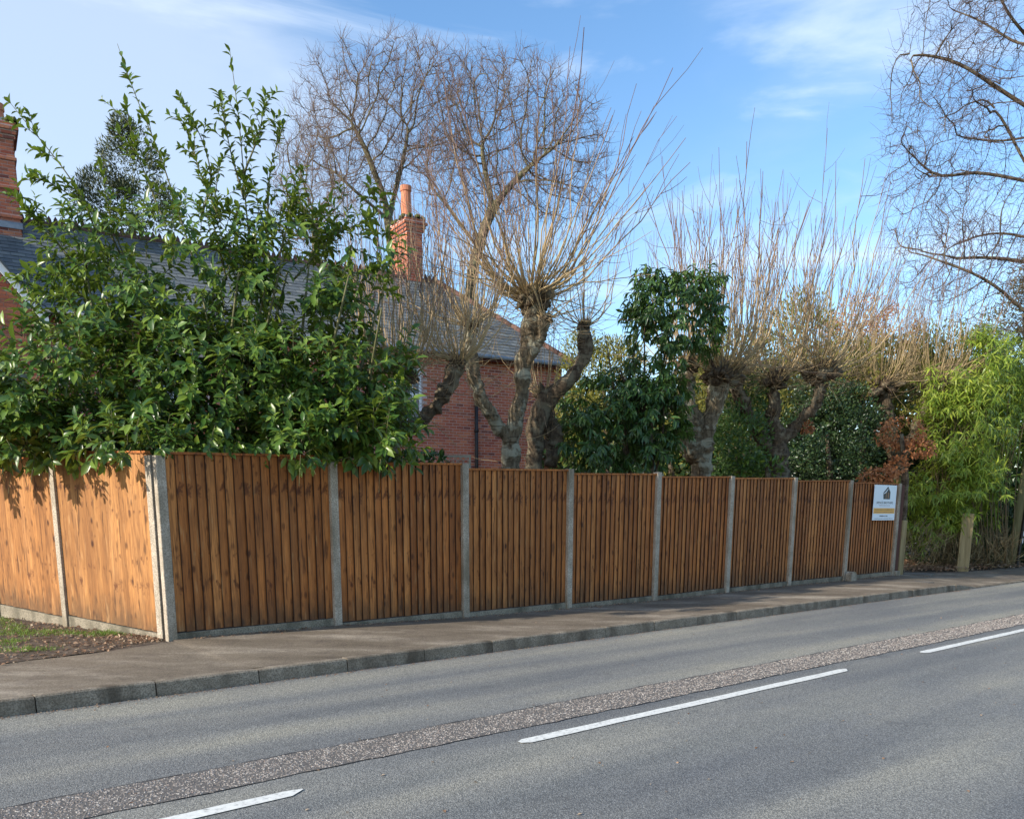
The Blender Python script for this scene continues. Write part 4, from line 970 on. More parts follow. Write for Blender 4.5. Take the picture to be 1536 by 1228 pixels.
def pollard(loc_px, label, limbs, heads, group='pollarded trees behind the fence', bark='bark', shoot='shoot', lump=.03):
    b = at(*loc_px); root = empty('pollard_tree', (b[0], b[1], 0), label, 'tree', group)
    mb = MB()
    for l in limbs: limb(mb, l, n=22, S=14)
    hds = []
    for h in heads:
        c = at(h['x'], h['y'], h['Y']); R = h['r']; hd = MB(); hds.append(hd)
        for k in range(int(h.get('knobs', 16)*1.5)):
            u = norm(rng.normal(size=3)); q = c + u*np.array((R, R, R*.7))*rng.uniform(.2, .75); q2 = q + norm(u + rng.normal(size=3)*.5 + np.array((0, 0, .3)))*R*rng.uniform(.35, .85); rr = R*rng.uniform(.16, .36)
            dv = (q2-q); hd.tube([q-dv*.7, q-dv*.55, q-dv*.25, q, q+dv*.35, q+dv*.7, q+dv*.9], [rr*.15, rr*.6, rr*.95, rr, rr*.85, rr*.55, rr*.15], 8)
    for l in limbs:
        A_ = interp_poly(np.array([[*at(x, y, Y), r_] for x, y, Y, r_ in l]), 40)
        for k in range(11):
            i = RND.randint(12, 39); u = norm(rng.normal(size=3)*np.array((1, 1, .3))); q = A_[i, :3] + u*A_[i, 3]*.72; rr = A_[i, 3]*RND.uniform(.25, .5); mb.tube([q-u*rr, q-u*rr*.3, q+u*rr*.45, q+u*rr*.8], [rr*.8, rr, rr*.75, rr*.2], 8)
    me = mb.mesh('trunk', True); rough_up(me, lump*1.5, 6.5, RND.uniform(0, 50)); rough_up(me, lump*.5, 17, RND.uniform(0, 50)); put('trunk', me, M[bark], root)
    for hd in hds: me = hd.mesh('pollard_head', True); rough_up(me, lump*.8, 9, RND.uniform(0, 50)); put('pollard_head', me, M['barkd'], root)
    sm = MB()
    for h in heads:
        c = at(h['x'], h['y'], h['Y']); R = h['r']
        shoots_mesh(sm, c, (R, R, R*.6), h['n'], h['L'][0], h['L'][1], h.get('spread', .35), h.get('lean', (0, 0, 0)), h.get('r0', .011), droopy=h.get('droopy', .12), curve=h.get('curve', 1.0))
        # tangle of thin crossing twigs round each head
        k = int(h['n']*1.1); u = norm(rng.normal(size=(k, 3))*np.array((1, 1, .7))); p = np.empty((k, 7, 3)); p[:, 0] = c + u*R*rng.uniform(.5, 1, k)[:, None]; dd = norm(u + rng.normal(size=(k, 3))*.4); l2 = rng.uniform(.35, 1.35, k)
        for j in range(1, 7): dd = norm(dd + rng.normal(size=(k, 3))*.16 + np.array((0, 0, .16))); p[:, j] = p[:, j-1] + dd*(l2/6)[:, None]
        V, Q = tube_batch(p, rng.uniform(.003, .006, k)[:, None]*np.linspace(1, .4, 7)[None], 3); sm.add(V, Q, a=np.repeat(rng.uniform(0, .55, k), 21))
    # epicormic sprigs and burrs along the limbs
    for l in limbs:
        A_ = interp_poly(np.array([[*at(x, y, Y), r_] for x, y, Y, r_ in l]), 30); k = 16; ii = rng.integers(8, 30, k); u = norm(rng.normal(size=(k, 3))*np.array((1, 1, .4))); p = np.empty((k, 6, 3)); p[:, 0] = A_[ii, :3] + u*A_[ii, 3:4]*.8; dd = u; l2 = rng.uniform(.2, .9, k)
        for j in range(1, 6): dd = norm(dd + rng.normal(size=(k, 3))*.2 + np.array((0, 0, .22))); p[:, j] = p[:, j-1] + dd*(l2/5)[:, None]
        V, Q = tube_batch(p, rng.uniform(.003, .006, k)[:, None]*np.linspace(1, .4, 6)[None], 3); sm.add(V, Q, a=np.repeat(rng.uniform(0, .5, k), 18))
    put('shoots', sm.mesh('shoots', True), M[shoot], root, kind='stuff')
    return root

# ---- the planting -----------------------------------------------------------------
# far bare trees
def px_ell_att(E, n):
    P, _ = in_ell(E, n); return P
Yb = 32.0
def seedline(pts, Y, n):
    P = np.array([at(x, y, Y if len(q) == 0 else q[0]) for x, y, *q in pts]); return interp_poly(P, n)
t = empty('bare_tree', at(606, 769, Yb), 'large bare winter tree with twisting limbs rising behind the chimney pot', 'tree', 'bare winter trees beyond the house')
NP, par = colonize([(seedline([(607, 769), (600, 480), (588, 380), (583, 330)], Yb, 22), -1), (seedline([(578, 300), (560, 255), (545, 215), (530, 190)], Yb, 9), 21), (seedline([(592, 290, 32.6), (605, 240, 33), (612, 200, 33)], Yb, 8), 21), (seedline([(560, 310, 31.5), (530, 285, 31), (505, 260, 31)], Yb, 7), 21)],
    px_ell_att([(545, 190, 100, 100, Yb, 2.6), (620, 165, 95, 85, Yb, 2.6), (500, 240, 60, 80, Yb, 2)], 2000), .17, 1.1, .24, 110, jit=.24)
bare_tree(t, NP, par, .0075, 2.35, M['barkg'], M['twig'], rmax=.24, twig_len=.5, twig_r=.0055, twig_n=3)
t = empty('bare_tree', at(715, 769, Yb-2), 'bare winter tree with forked mossy trunk standing behind the slate roof end', 'tree', 'bare winter trees beyond the house')
NP, par = colonize([(seedline([(712, 769), (706, 520), (704, 430), (712, 385), (727, 345), (735, 318)], Yb-2, 26), -1), (seedline([(752, 295), (775, 268), (800, 245)], Yb-2, 8), 25), (seedline([(738, 300, 30.6), (728, 260, 31), (722, 220, 31)], Yb, 8), 25), (seedline([(700, 350, 30), (672, 310, 30), (650, 285, 30)], Yb, 9), 22)],
    px_ell_att([(780, 215, 115, 105, Yb-2, 2.6), (845, 240, 75, 90, Yb-2, 2), (715, 180, 80, 90, Yb-1, 2), (665, 260, 50, 70, Yb-2, 1.5)], 2200), .17, 1.1, .24, 110, jit=.24)
bare_tree(t, NP, par, .0075, 2.35, M['barkg'], M['twig'], rmax=.22, twig_len=.5, twig_r=.0055, twig_n=3)
t = empty('bare_tree', at(475, 769, 29), 'slender bare tree seen between the tall laurel shoots and the chimney', 'tree', 'bare winter trees beyond the house')
NP, par = colonize([(seedline([(480, 769), (478, 520), (476, 420), (472, 340)], 29, 24), -1)], px_ell_att([(465, 290, 55, 110, 29, 1.8), (440, 330, 40, 60, 29, 1.5)], 800), .17, 1.0, .25, 80, jit=.4)
bare_tree(t, NP, par, .008, 2.1, M['barkg'], M['twig'], rmax=.12, twig_len=.5, twig_r=.006)
# big tree leaning in at the road side
Yr = 30.0
t = empty('bare_tree', at(1640, 790, Yr), 'very tall bare tree reaching in with long arching limbs above the bamboo', 'tree', 'bare winter trees beyond the house')
seeds = [(seedline([(1650, 790), (1640, 500), (1630, 300), (1605, 150), (1585, 0), (1570, -150)], Yr, 60), -1)]
tr_line = seeds[0][0]
def near_idx(x, y):
    q = at(x, y, Yr); return int(np.argmin(np.linalg.norm(tr_line-q, axis=1)))
for L_ in [[(1600, 195), (1536, 158), (1487, 126), (1438, 92), (1395, 82), (1345, 80)], [(1615, 330), (1565, 285), (1534, 240), (1507, 183), (1483, 150)], [(1630, 300, 31), (1536, 270, 31), (1450, 255, 31), (1407, 273, 31), (1385, 250, 31)],
           [(1636, 520, 29), (1560, 490, 29), (1500, 432, 28.5), (1460, 408, 28), (1420, 395, 28), (1378, 380, 28)], [(1625, 400, 31), (1536, 352, 31.5), (1480, 348, 32), (1420, 372, 32)], [(1636, 470, 30), (1580, 400, 30), (1536, 392, 30), (1480, 385, 30), (1430, 388, 30)],
           [(1598, 130, 30), (1545, 60, 29.5), (1510, 20, 29), (1485, -40, 29)], [(1632, 250, 30), (1560, 200, 32), (1500, 215, 32.5), (1440, 205, 33)], [(1640, 560, 29), (1560, 505, 28), (1500, 492, 28), (1430, 482, 28)], [(1590, 60, 30), (1530, 70, 31), (1470, 30, 31.5), (1420, 12, 32)]]:
    seeds.append((seedline(L_, Yr, 16), near_idx(*L_[0][:2])))
NP, par = colonize(seeds, np.vstack([px_ell_att([(1560, 190, 215, 290, Yr, 3.2)], 2300), px_ell_att([(1430, 390, 90, 70, 29, 1.5), (1410, 170, 80, 120, Yr, 1.5)], 600)]), .2, 1.1, .27, 110, up=(-.06, 0, .06), jit=.22)
bare_tree(t, NP, par, .0080, 2.4, M['barkd'], M['twigd'], rmax=.30, twig_len=.75, twig_r=.0055, twig_up=.05, twig_n=2)

# pollards
pollard((775, 700, 14.2), 'tall pale-barked pollard with wide fan of shoots in front of the brick wall',
    [[(768, 790, 14.2, .19), (766, 700, 14.2, .15), (767, 655, 14.2, .14), (781, 600, 14.15, .115), (783, 550, 14.1, .115), (796, 505, 14.1, .12), (798, 470, 14.1, .17), (801, 450, 14.1, .13)],
     [(784, 560, 14.1, .06), (800, 530, 14.0, .07), (812, 500, 13.95, .075), (815, 480, 13.95, .09)],
     [(768, 665, 14.2, .13), (740, 630, 14.1, .10), (718, 590, 14.0, .10), (706, 545, 14.0, .10), (704, 510, 14.0, .10), (706, 480, 14, .09)]],
    [dict(x=797, y=448, Y=14.1, r=.30, n=112, L=(1.2, 3.35), spread=.98, knobs=30, r0=.0155, droopy=.26, curve=1.4), dict(x=818, y=478, Y=13.95, r=.13, n=24, L=(.6, 2.2), spread=1.0, knobs=10, r0=.010, droopy=.3), dict(x=706, y=488, Y=14, r=.15, n=55, L=(1.0, 3.2), spread=.22, knobs=12, r0=.011)])
pollard((805, 700, 14.9), 'gnarled leaning pollard stump with bent arm ending in a raised knob',
    [[(803, 790, 14.9, .17), (802, 700, 14.9, .14), (803, 640, 14.9, .15), (815, 605, 14.9, .17), (845, 578, 14.8, .11), (868, 555, 14.8, .095), (880, 525, 14.8, .10), (876, 490, 14.8, .10)],
     [(825, 700, 15.1, .10), (832, 660, 15.1, .15), (818, 615, 15.1, .14), (812, 590, 15.0, .1)]],
    [dict(x=876, y=488, Y=14.8, r=.13, n=26, L=(.8, 2.2), spread=.5, r0=.010, knobs=10, droopy=.2), dict(x=814, y=592, Y=14.95, r=.17, n=26, L=(.5, 1.5), spread=.35, r0=.010)], bark='barkd')
pollard((590, 700, 12.9), 'dark-headed pollard with dense upright straw-coloured shoots beside the laurel',
    [[(583, 790, 12.9, .18), (583, 700, 12.9, .17), (590, 640, 12.9, .15), (597, 590, 12.9, .14), (597, 560, 12.9, .14)],
     [(595, 650, 12.9, .11), (630, 632, 12.9, .09), (655, 610, 12.9, .10), (672, 580, 12.9, .10), (686, 550, 12.9, .10)]],
    [dict(x=596, y=560, Y=12.9, r=.30, n=85, L=(1.0, 2.9), spread=.16, knobs=26, r0=.011, curve=.7), dict(x=688, y=543, Y=12.9, r=.15, n=60, L=(.8, 2.6), spread=.36, knobs=12, r0=.010)], bark='barkd')
pollard((1060, 710, 16.8), 'pollard with a forked trunk and swollen burl rising beside the drooping evergreen',
    [[(1052, 790, 16.8, .20), (1052, 710, 16.8, .19), (1052, 670, 16.8, .17), (1068, 620, 16.8, .14), (1078, 585, 16.8, .17), (1084, 562, 16.8, .17)],
     [(1048, 690, 16.8, .16), (1036, 662, 16.8, .22), (1042, 630, 16.8, .17), (1030, 600, 16.8, .13), (1030, 560, 16.9, .12)]],
    [dict(x=1084, y=560, Y=16.8, r=.36, n=85, L=(1.6, 3.7), spread=.28, knobs=40, r0=.015, curve=.9, droopy=.16), dict(x=1028, y=548, Y=17.1, r=.26, n=60, L=(1.2, 3.0), spread=.22, r0=.014)], bark='bark', lump=.05)
pollard((1165, 700, 18.2), 'three-armed dark pollard in front of the holly with arching shoots',
    [[(1168, 790, 18.2, .26), (1166, 710, 18.2, .22), (1166, 670, 18.2, .20), (1160, 630, 18.2, .13), (1160, 590, 18.2, .12)],
     [(1160, 680, 18.2, .15), (1135, 645, 18.1, .13), (1115, 610, 18.0, .12), (1105, 580, 18, .13)],
     [(1170, 665, 18.2, .13), (1195, 635, 18.2, .10), (1222, 610, 18.2, .10), (1232, 575, 18.2, .12)]],
    [dict(x=1160, y=572, Y=18.2, r=.30, n=58, L=(1.4, 3.6), spread=.24, r0=.014, droopy=.28), dict(x=1232, y=560, Y=18.2, r=.36, n=88, L=(1.6, 4.3), spread=.36, r0=.015, lean=(.10, 0, 0), droopy=.2, knobs=26), dict(x=1105, y=565, Y=18.0, r=.22, n=40, L=(1.2, 3.2), spread=.25, r0=.012)], bark='barkd', lump=.05)
pollard((1350, 700, 22.6), 'last pollard with a thicket of reddish shoots between the holly and bamboo',
    [[(1345, 800, 22.6, .22), (1345, 700, 22.6, .18), (1335, 640, 22.6, .15), (1325, 590, 22.6, .17)], [(1350, 700, 22.6, .14), (1375, 640, 22.6, .12), (1395, 590, 22.6, .14)]],
    [dict(x=1322, y=580, Y=22.6, r=.42, n=120, L=(1.2, 3.6), spread=.25, r0=.011, droopy=.25, knobs=26), dict(x=1400, y=575, Y=22.6, r=.42, n=110, L=(1.0, 3.4), spread=.38, r0=.011, droopy=.25), dict(x=1270, y=575, Y=22.8, r=.35, n=60, L=(1.0, 3.2), spread=.2, r0=.011)], bark='barkd')

# big laurel at the corner
def twig_tubes(mb, poly, r=.005): V, Q = tube_batch(poly, np.linspace(r, r*.5, poly.shape[1])[None].repeat(len(poly), 0), 4); mb.add(V, Q)
YL = 10.9
lr = empty('cherry_laurel', at(300, 790, YL), 'huge glossy green laurel bush spilling over the corner of the fence', 'shrub')
EL = [(300, 590, 200, 100, 10.6, 1.0), (130, 580, 140, 105, 10.5, 1.0), (20, 620, 110, 72, 10.6, .9), (480, 600, 125, 92, 11.0, .9), (250, 440, 190, 110, 11.0, .9), (420, 470, 140, 90, 11.3, .7), (165, 425, 85, 75, 11.0, .7), (540, 520, 70, 90, 11.4, .6), (300, 655, 270, 36, 10.4, .6), (330, 620, 240, 45, 10.9, .6), (540, 655, 72, 40, 10.9, .4), (480, 400, 110, 55, 11.6, .5), (-60, 610, 90, 80, 10.8, .9), (540, 350, 50, 40, 11.8, .4), (250, 370, 150, 55, 11.2, .6), (420, 360, 90, 45, 11.3, .5), (110, 360, 70, 45, 11.0, .5),
   (85, 668, 75, 24, 9.75, .3), (190, 666, 70, 18, 9.3, .25), (320, 672, 95, 14, 9.6, .22), (430, 674, 60, 18, 9.85, .25), (545, 668, 62, 34, 10.3, .35), (40, 640, 70, 50, 10.0, .5)]
P, O = in_ell(EL, 3700)
m = clump(P, 1.5, -.16) & (P[:, 2] > 1.98) & (rng.uniform(size=len(P)) < np.clip(1.2 - (P[:, 2]-3.0)*.55, .38, 1)); P, O = P[m], O[m]
D = norm(O*.8 + np.array((0, -.25, .55)) + rng.normal(size=P.shape)*.35)
# branches hanging in front of the fence must stay above it
ln = rng.uniform(.22, .42, len(P)); L = rng.uniform(.12, .185, len(P))
a = twig_leaves(P, D, ln, 10, L, .36, droop=.6)
wood_ = MB(); twig_tubes(wood_, a[4])
AP, AD, AN, AL = [list() for _ in range(4)]
for lst, v in zip((AP, AD, AN, AL), a[:4]): lst.append(v)
# tall leading shoots
SH_ = [[(300, 420, 11.2), (262, 300, 11.0), (238, 225, 11.0), (205, 150, 11.0), (176, 66, 11.0)], [(385, 430, 11.2), (370, 330, 11.2), (364, 240, 11.2), (357, 165, 11.2), (345, 78, 11.2)],
       [(160, 400, 11), (128, 300, 10.9), (90, 245, 10.8), (48, 195, 10.8), (10, 148, 10.8)], [(300, 330, 11.1), (320, 270, 11.1), (305, 210, 11.0), (268, 145, 11.0)], [(366, 300, 11.2), (345, 225, 11.2), (328, 140, 11.2)],
       [(366, 260, 11.2), (390, 200, 11.2), (398, 142, 11.2)], [(400, 350, 11.3), (405, 250, 11.3), (425, 190, 11.3)], [(180, 380, 11), (150, 320, 10.9), (60, 265, 10.8), (40, 262, 10.8)], [(420, 380, 11.3), (440, 300, 11.4), (456, 258, 11.4)],
       [(250, 340, 11), (225, 280, 11), (200, 215, 11), (190, 160, 11)], [(440, 420, 11.5), (500, 350, 11.7), (560, 330, 11.8)], [(330, 330, 11), (300, 260, 11), (280, 190, 11)], [(130, 420, 10.8), (60, 330, 10.7), (20, 290, 10.7)], [(480, 440, 11.5), (530, 410, 11.6), (590, 395, 11.7)], [(200, 420, 11), (165, 330, 11), (150, 240, 11)], [(340, 420, 11), (318, 330, 11), (330, 240, 11)]]
lead = []
for s_l in SH_:
    P_ = interp_poly([at(*q) for q in s_l], 14); lead.append(P_)
    wood_.tube(P_, np.linspace(.013, .003, 14), 6)
    k = 34; t_ = rng.uniform(.22, 1.0, k)**.8*13; i0 = np.minimum(t_.astype(int), 12); fr = (t_-i0)[:, None]; B_0 = P_[i0]*(1-fr)+P_[i0+1]*fr; ax = norm(P_[i0+1]-P_[i0])
    sd2 = norm(rng.normal(size=(k, 3))); D_ = norm(ax*.8+sd2*.9); Pl, Dl, Nl, Ll = B_0, D_, norm(ax-sd2*.3+np.array((0, 0, .4))), np.full(k, .13)*rng.uniform(.6, 1.05, k)
    for lst, v in zip((AP, AD, AN, AL), (Pl, Dl, Nl, Ll)): lst.append(v)
    # side sprigs
    k = 8; t_ = rng.uniform(.02, .88, k)*13; i0 = t_.astype(int); B_0 = P_[i0]; ax = norm(P_[i0+1]-P_[i0]); D_ = norm(ax*.9+norm(rng.normal(size=(k, 3)))*.7+np.array((0, 0, .25)))
    a2 = twig_leaves(B_0, D_, rng.uniform(.2, .45, k), 8, np.full(k, .12), .36, droop=.15); twig_tubes(wood_, a2[4], .004)
    for lst, v in zip((AP, AD, AN, AL), a2[:4]): lst.append(v)
# supporting stems
for k in range(26):
    x0 = RND.uniform(150, 520); x1 = x0 + RND.uniform(-160, 120); y1 = RND.uniform(380, 560); Pq = interp_poly([at(x0*.5+160, 800, 11.1), at((x0+x1)/2, 640, 11+RND.uniform(-.3, .4)), at(x1, y1, 11+RND.uniform(-.5, .5))], 12)
    wood_.tube(Pq, np.linspace(.045, .010, 12), 7)
wood_.put('stems', M['stem'], lr, smooth=True)
AP, AD, AN, AL = [np.concatenate(x) for x in (AP, AD, AN, AL)]
mk = ~((AP[:, 2] < 2.0) & (AP[:, 2] < 1.9)); AP, AD, AN, AL = AP[mk], AD[mk], AN[mk], AL[mk]
put_leaves(lr, AP, AD, AN, AL, .40, M['laurel'], 'broad', 300)

# drooping evergreen halfway along
l2 = empty('drooping_evergreen', at(965, 790, 15.4), 'dark drooping-leaved evergreen with a rounded top clump beside the forked pollard', 'shrub')
EL = [(1012, 480, 62, 62, 15.4, .7), (985, 560, 50, 40, 15.5, .5), (950, 640, 72, 62, 15.3, .8), (900, 655, 62, 52, 15.2, .8), (985, 620, 38, 60, 15.3, .5), (900, 600, 50, 30, 15.6, .5), (1050, 450, 28, 38, 15.5, .4), (975, 450, 28, 35, 15.4, .4)]
P, O = in_ell(EL, 1050); m = clump(P, 1.7, -.25); P, O = P[m], O[m]; D = norm(O + np.array((0, 0, .35)) + rng.normal(size=P.shape)*.3)
a = twig_leaves(P, D, rng.uniform(.12, .26, len(P)), 10, np.full(len(P), .17), .26, droop=1.3, spread=.8); wood_ = MB(); twig_tubes(wood_, a[4], .004)
for k in range(9): wood_.tube(interp_poly([at(960+RND.uniform(-30, 30), 790, 15.4), at(960+RND.uniform(-30, 40), 640, 15.4), at(RND.uniform(900, 1060), RND.uniform(450, 580), 15.4)], 10), np.linspace(.035, .008, 10), 6)
wood_.put('stems', M['barkd'], l2, smooth=True)
put_leaves(l2, a[0], a[1], a[2], a[3], .27, M['laurel2'], 'broad', 220)

def mass(name, label, cat, E, n, L, W, mat, kind='thin', thr=-.15, freq=1.6, up=.4, rnd=.5, group=None, trunk=None, nparts=0):
    c = at(E[0][0], 769, E[0][4]); r = empty(name, (c[0], c[1], 0), label, cat, group); P, O = in_ell(E, n); m = clump(P, freq, thr) & (P[:, 2] > 0); P, O = P[m], O[m]; k = len(P)
    D = norm(O*.7 + rng.normal(size=(k, 3))*rnd + np.array((0, 0, up))); Nn = norm(O + rng.normal(size=(k, 3))*.6 + np.array((0, -.2, .5)))
    put_leaves(r, P, D, Nn, L*rng.uniform(.6, 1.2, k), W, M[mat], kind, nparts)
    wd = MB(); e = E[0]
    tb = trunk or [(e[0], 790, e[4], .10), (e[0]+6, (790+e[1])/2, e[4], .08), (e[0], e[1], e[4], .04)]
    limb(wd, tb, 8, 8); wd.put('trunk', M['barkd'], r, smooth=True); return r
mass('holly_tree', 'dense very dark green rounded holly between last two pollards', 'shrub', [(1240, 650, 82, 80, 22.0, 1.2), (1180, 670, 60, 55, 21.8, 1.0), (1290, 655, 40, 60, 22.2, 1.0), (1150, 695, 40, 32, 21.4, .6), (1225, 590, 40, 30, 22.1, .6), (1280, 600, 24, 26, 22.0, .5)], 15000, .085, .5, 'holly', 'broad', -.12, 1.9)
mass('green_shrub', 'lighter green small-leaved shrub between the two middle pollard trunks', 'shrub', [(1105, 665, 50, 60, 17.9, .7), (1110, 600, 45, 50, 18.6, .7)], 6500, .085, .42, 'green', 'broad', -.2, 2.2)
mass('straggly_shrub', 'straggly olive and gold shrub low behind the fifth fence panel', 'shrub', [(1005, 690, 40, 28, 17.4, .5), (1030, 640, 50, 50, 19.0, .7)], 3000, .07, .35, 'golden', 'thin', -.1, 2.2)
mass('golden_conifer', 'golden-green conifer behind the bent pollard arm', 'tree', [(905, 570, 70, 60, 19.5, 1.0), (870, 530, 28, 35, 19.5, .7), (930, 545, 40, 40, 19.8, .7), (870, 640, 60, 60, 19.0, .8)], 11000, .10, .28, 'golden', 'thin', -.25, 2.0, up=.9, group='golden conifers behind the pollards')
mass('golden_conifer', 'broad golden conifer hedge behind the tallest pollard shoots', 'tree', [(1110, 545, 70, 50, 23, 1.2), (1200, 505, 48, 65, 23, 1.2), (1250, 560, 80, 50, 23, 1.2), (1330, 545, 60, 45, 23.5, 1), (1100, 620, 90, 60, 22.5, 1.2), (1060, 580, 50, 50, 22, 1)], 22000, .13, .28, 'golden', 'thin', -.25, 1.6, up=.9, group='golden conifers behind the pollards')
mass('golden_conifer', 'yellow-topped conifer rising just before the bamboo', 'tree', [(1400, 530, 50, 45, 23.5, 1.0), (1440, 560, 60, 60, 23.5, 1.0), (1370, 600, 50, 50, 23, .8)], 9000, .12, .28, 'golden', 'thin', -.2, 1.8, up=.9, group='golden conifers behind the pollards')
mass('copper_shrub', 'copper-red twiggy shrub behind the reddish shoots', 'shrub', [(1290, 485, 55, 38, 25, 1.0), (1345, 500, 40, 35, 25, 1.0), (1250, 505, 30, 28, 25, .8)], 5200, .10, .35, 'russet', 'thin', -.05, 1.9)
mass('russet_beech', 'russet-leaved beech sprays hanging over the sign end of fence', 'shrub', [(1352, 650, 36, 24, 19.7, .5), (1378, 672, 26, 14, 19.5, .3), (1318, 714, 32, 12, 19.0, .25), (1345, 700, 20, 14, 19.3, .25), (1210, 640, 10, 9, 18.9, .1)], 2300, .085, .5, 'russet', 'broad', -.2, 2.4, up=-.3)
mass('laurel_seedling', 'young bright laurel sprig in front of the three-armed pollard', 'shrub', [(1150, 700, 26, 14, 17.6, .25), (1120, 680, 25, 40, 17.6, .3)], 420, .14, .34, 'laurel', 'broad', -.3, 2.0, up=.5)
mass('laurel_seedling', 'low leafy laurel sprigs poking over the second fence panel by the trellis', 'shrub', [(625, 692, 28, 9, 12.0, .12), (655, 690, 14, 8, 12.0, .1), (600, 690, 12, 8, 12.0, .1)], 130, .13, .34, 'laurel2', 'broad', -.6, 2.0, up=.3)
mass('dark_hedge', 'dark evergreen hedge filling the back of the garden', 'hedge', [(900, 680, 120, 90, 27, 1.5), (1100, 660, 160, 110, 27, 1.5), (1330, 660, 170, 130, 27, 1.5), (1520, 680, 140, 150, 27, 1.5), (1700, 680, 160, 160, 27, 1.5), (1330, 725, 170, 60, 27, 1.2), (1050, 720, 200, 50, 27, 1.2)], 44000, .30, .45, 'holly', 'broad', -.5, 1.2)
mass('dark_conifer', 'dark conifer top showing through the tall laurel shoots', 'tree', [(195, 250, 38, 55, 24, 1.0), (165, 300, 50, 40, 24, 1.0), (215, 305, 50, 35, 24, 1.0), (185, 205, 18, 28, 24, .5)], 20000, .13, .22, 'conifer', 'thin', -.05, 1.6, up=.5, trunk=[(195, 600, 24, .12), (196, 420, 24, .09), (197, 330, 24, .05)])
mass('brown_conifer', 'tall brownish conifer behind the arching limbs above the bamboo', 'tree', [(1535, 470, 38, 55, 36, 1.5), (1560, 410, 30, 60, 36, 1.5), (1500, 490, 30, 30, 36, 1.2), (1600, 480, 60, 110, 36, 1.6)], 12000, .22, .2, 'brownfir', 'thin', -.15, 1.1, up=.2)
mass('ivy_bush', 'dark leafy ivy bush behind the telegraph pole', 'shrub', [(1535, 760, 60, 80, 24.2, .8), (1590, 720, 60, 120, 24.5, 1)], 5200, .10, .6, 'green', 'broad', -.2, 1.6)

# bamboo
bb_ = empty('bamboo_clump', at(1450, 845, 21.6), 'bright arching bamboo clump overhanging the footway past the fence', 'bamboo')
EB = [(1470, 560, 60, 55, 21.8, .8), (1440, 640, 70, 55, 21.6, .9), (1510, 620, 60, 80, 22.0, .9), (1420, 730, 68, 55, 21.4, .9), (1480, 740, 60, 60, 21.5, .8), (1395, 780, 42, 30, 21.4, .4), (1450, 765, 60, 26, 22.0, .4), (1535, 560, 40, 50, 22.2, .8), (1500, 515, 40, 30, 22.2, .6), (1590, 600, 60, 80, 22.5, .9), (1430, 570, 40, 30, 21.8, .5)]
P, O = in_ell(EB, 4200); m = clump(P, 1.3, -.25) & (P[:, 2] > .6) & ((P[:, 1] > 21.2) | (P[:, 2] > 1.75)); P, O = P[m], O[m]; far_ = P[:, 0] > at(1478, 700, 21.8)[0]; P[far_, 1] += .9; D = norm(O*.7 + np.array((-.1, -.2, .25)) + rng.normal(size=P.shape)*.4)
a = twig_leaves(P, D, rng.uniform(.12, .35, len(P)), 8, rng.uniform(.17, .27, len(P)), .13, droop=.95, spread=.8)
tn = np.clip(rng.uniform(0, 1, len(a[0])), 0, .999)
wood_ = MB(); twig_tubes(wood_, a[4], .003)
for k in range(60):
    bx = RND.uniform(1395, 1520); tx = bx + RND.uniform(-60, 50); ty = RND.uniform(500, 700); Yk = 21.9+RND.uniform(-.4, .5)
    Pq = interp_poly([at(bx, 845, Yk), at(bx+(tx-bx)*.3, 700, Yk), at(tx, ty, Yk-.1), at(tx+(tx-bx)*.5, ty+25, Yk-.5)], 12); wood_.tube(Pq, np.linspace(.013, .003, 12), 5)
wood_.put('culms', M['straw'], bb_, smooth=True)
put_leaves(bb_, a[0], a[1], a[2], a[3], .165, M['bamboo'], 'thin', 200, tint=tn)
mass('undergrowth', 'dark leafy undergrowth behind the foot of the bamboo', 'shrub', [(1400, 800, 60, 45, 23, .6), (1470, 800, 60, 50, 23.2, .6), (1530, 800, 50, 50, 23.6, .6)], 7000, .13, .4, 'holly', 'broad', -.5, 1.8)
# dry straw under the bamboo
c = G(1400, 840); st_ = empty('dry_stems', c, 'pale dry grass and fallen culms tangled under the bamboo', 'grass'); 
P, O = in_ell([(1385, 812, 36, 30, 21.2, .4), (1430, 825, 40, 25, 21.5, .4), (1490, 820, 40, 30, 21.8, .4)], 1500); P[:, 2] = np.maximum(P[:, 2]-.1, .02)
D = norm(rng.normal(size=P.shape)*.5 + np.array((0, 0, .7))); put_leaves(st_, P, D, norm(rng.normal(size=P.shape)), rng.uniform(.15, .4, len(P)), .05, M['straw'], 'thin', 0); st_['kind'] = 'stuff'

# fallen leaves: planting edge and verge
def scatter(region_px, n, z, rmin, rmax, mat, name, label, hump=0.0, W=.6, extra=None):
    q = np.array(region_px, float); u, v = rng.uniform(0, 1, n), rng.uniform(0, 1, n)
    g = np.array([G(x, y, 0.0)[:2] for x, y in q]); P2 = (g[0]*(1-u)[:, None]+g[1]*u[:, None])*(1-v)[:, None] + (g[3]*(1-u)[:, None]+g[2]*u[:, None])*v[:, None]
    P = np.c_[P2, np.full(n, z) + hump*rng.uniform(0, 1, n)]; D = norm(np.c_[rng.normal(size=(n, 2)), rng.normal(size=n)*.25]); Nn = norm(np.c_[rng.normal(size=(n, 2))*.45, np.ones(n)])
    o = put(name, leaves_mesh(name, P, D, Nn, rng.uniform(rmin, rmax, n), W, 'broad'), mat, kind='stuff'); o['label'] = label; o['category'] = 'leaves'; return o
scatter([(1352, 857), (1440, 857), (1440, 838), (1352, 836)], 2600, .02, .05, .11, M['litter'], 'fallen_leaves', 'brown leaf litter heaped under the bamboo behind the short post', .10)
scatter([(1440, 857), (1545, 850), (1560, 832), (1440, 838)], 2200, .02, .05, .11, M['litter'], 'fallen_leaves', 'dark leaf litter around the foot of telegraph pole', .09)

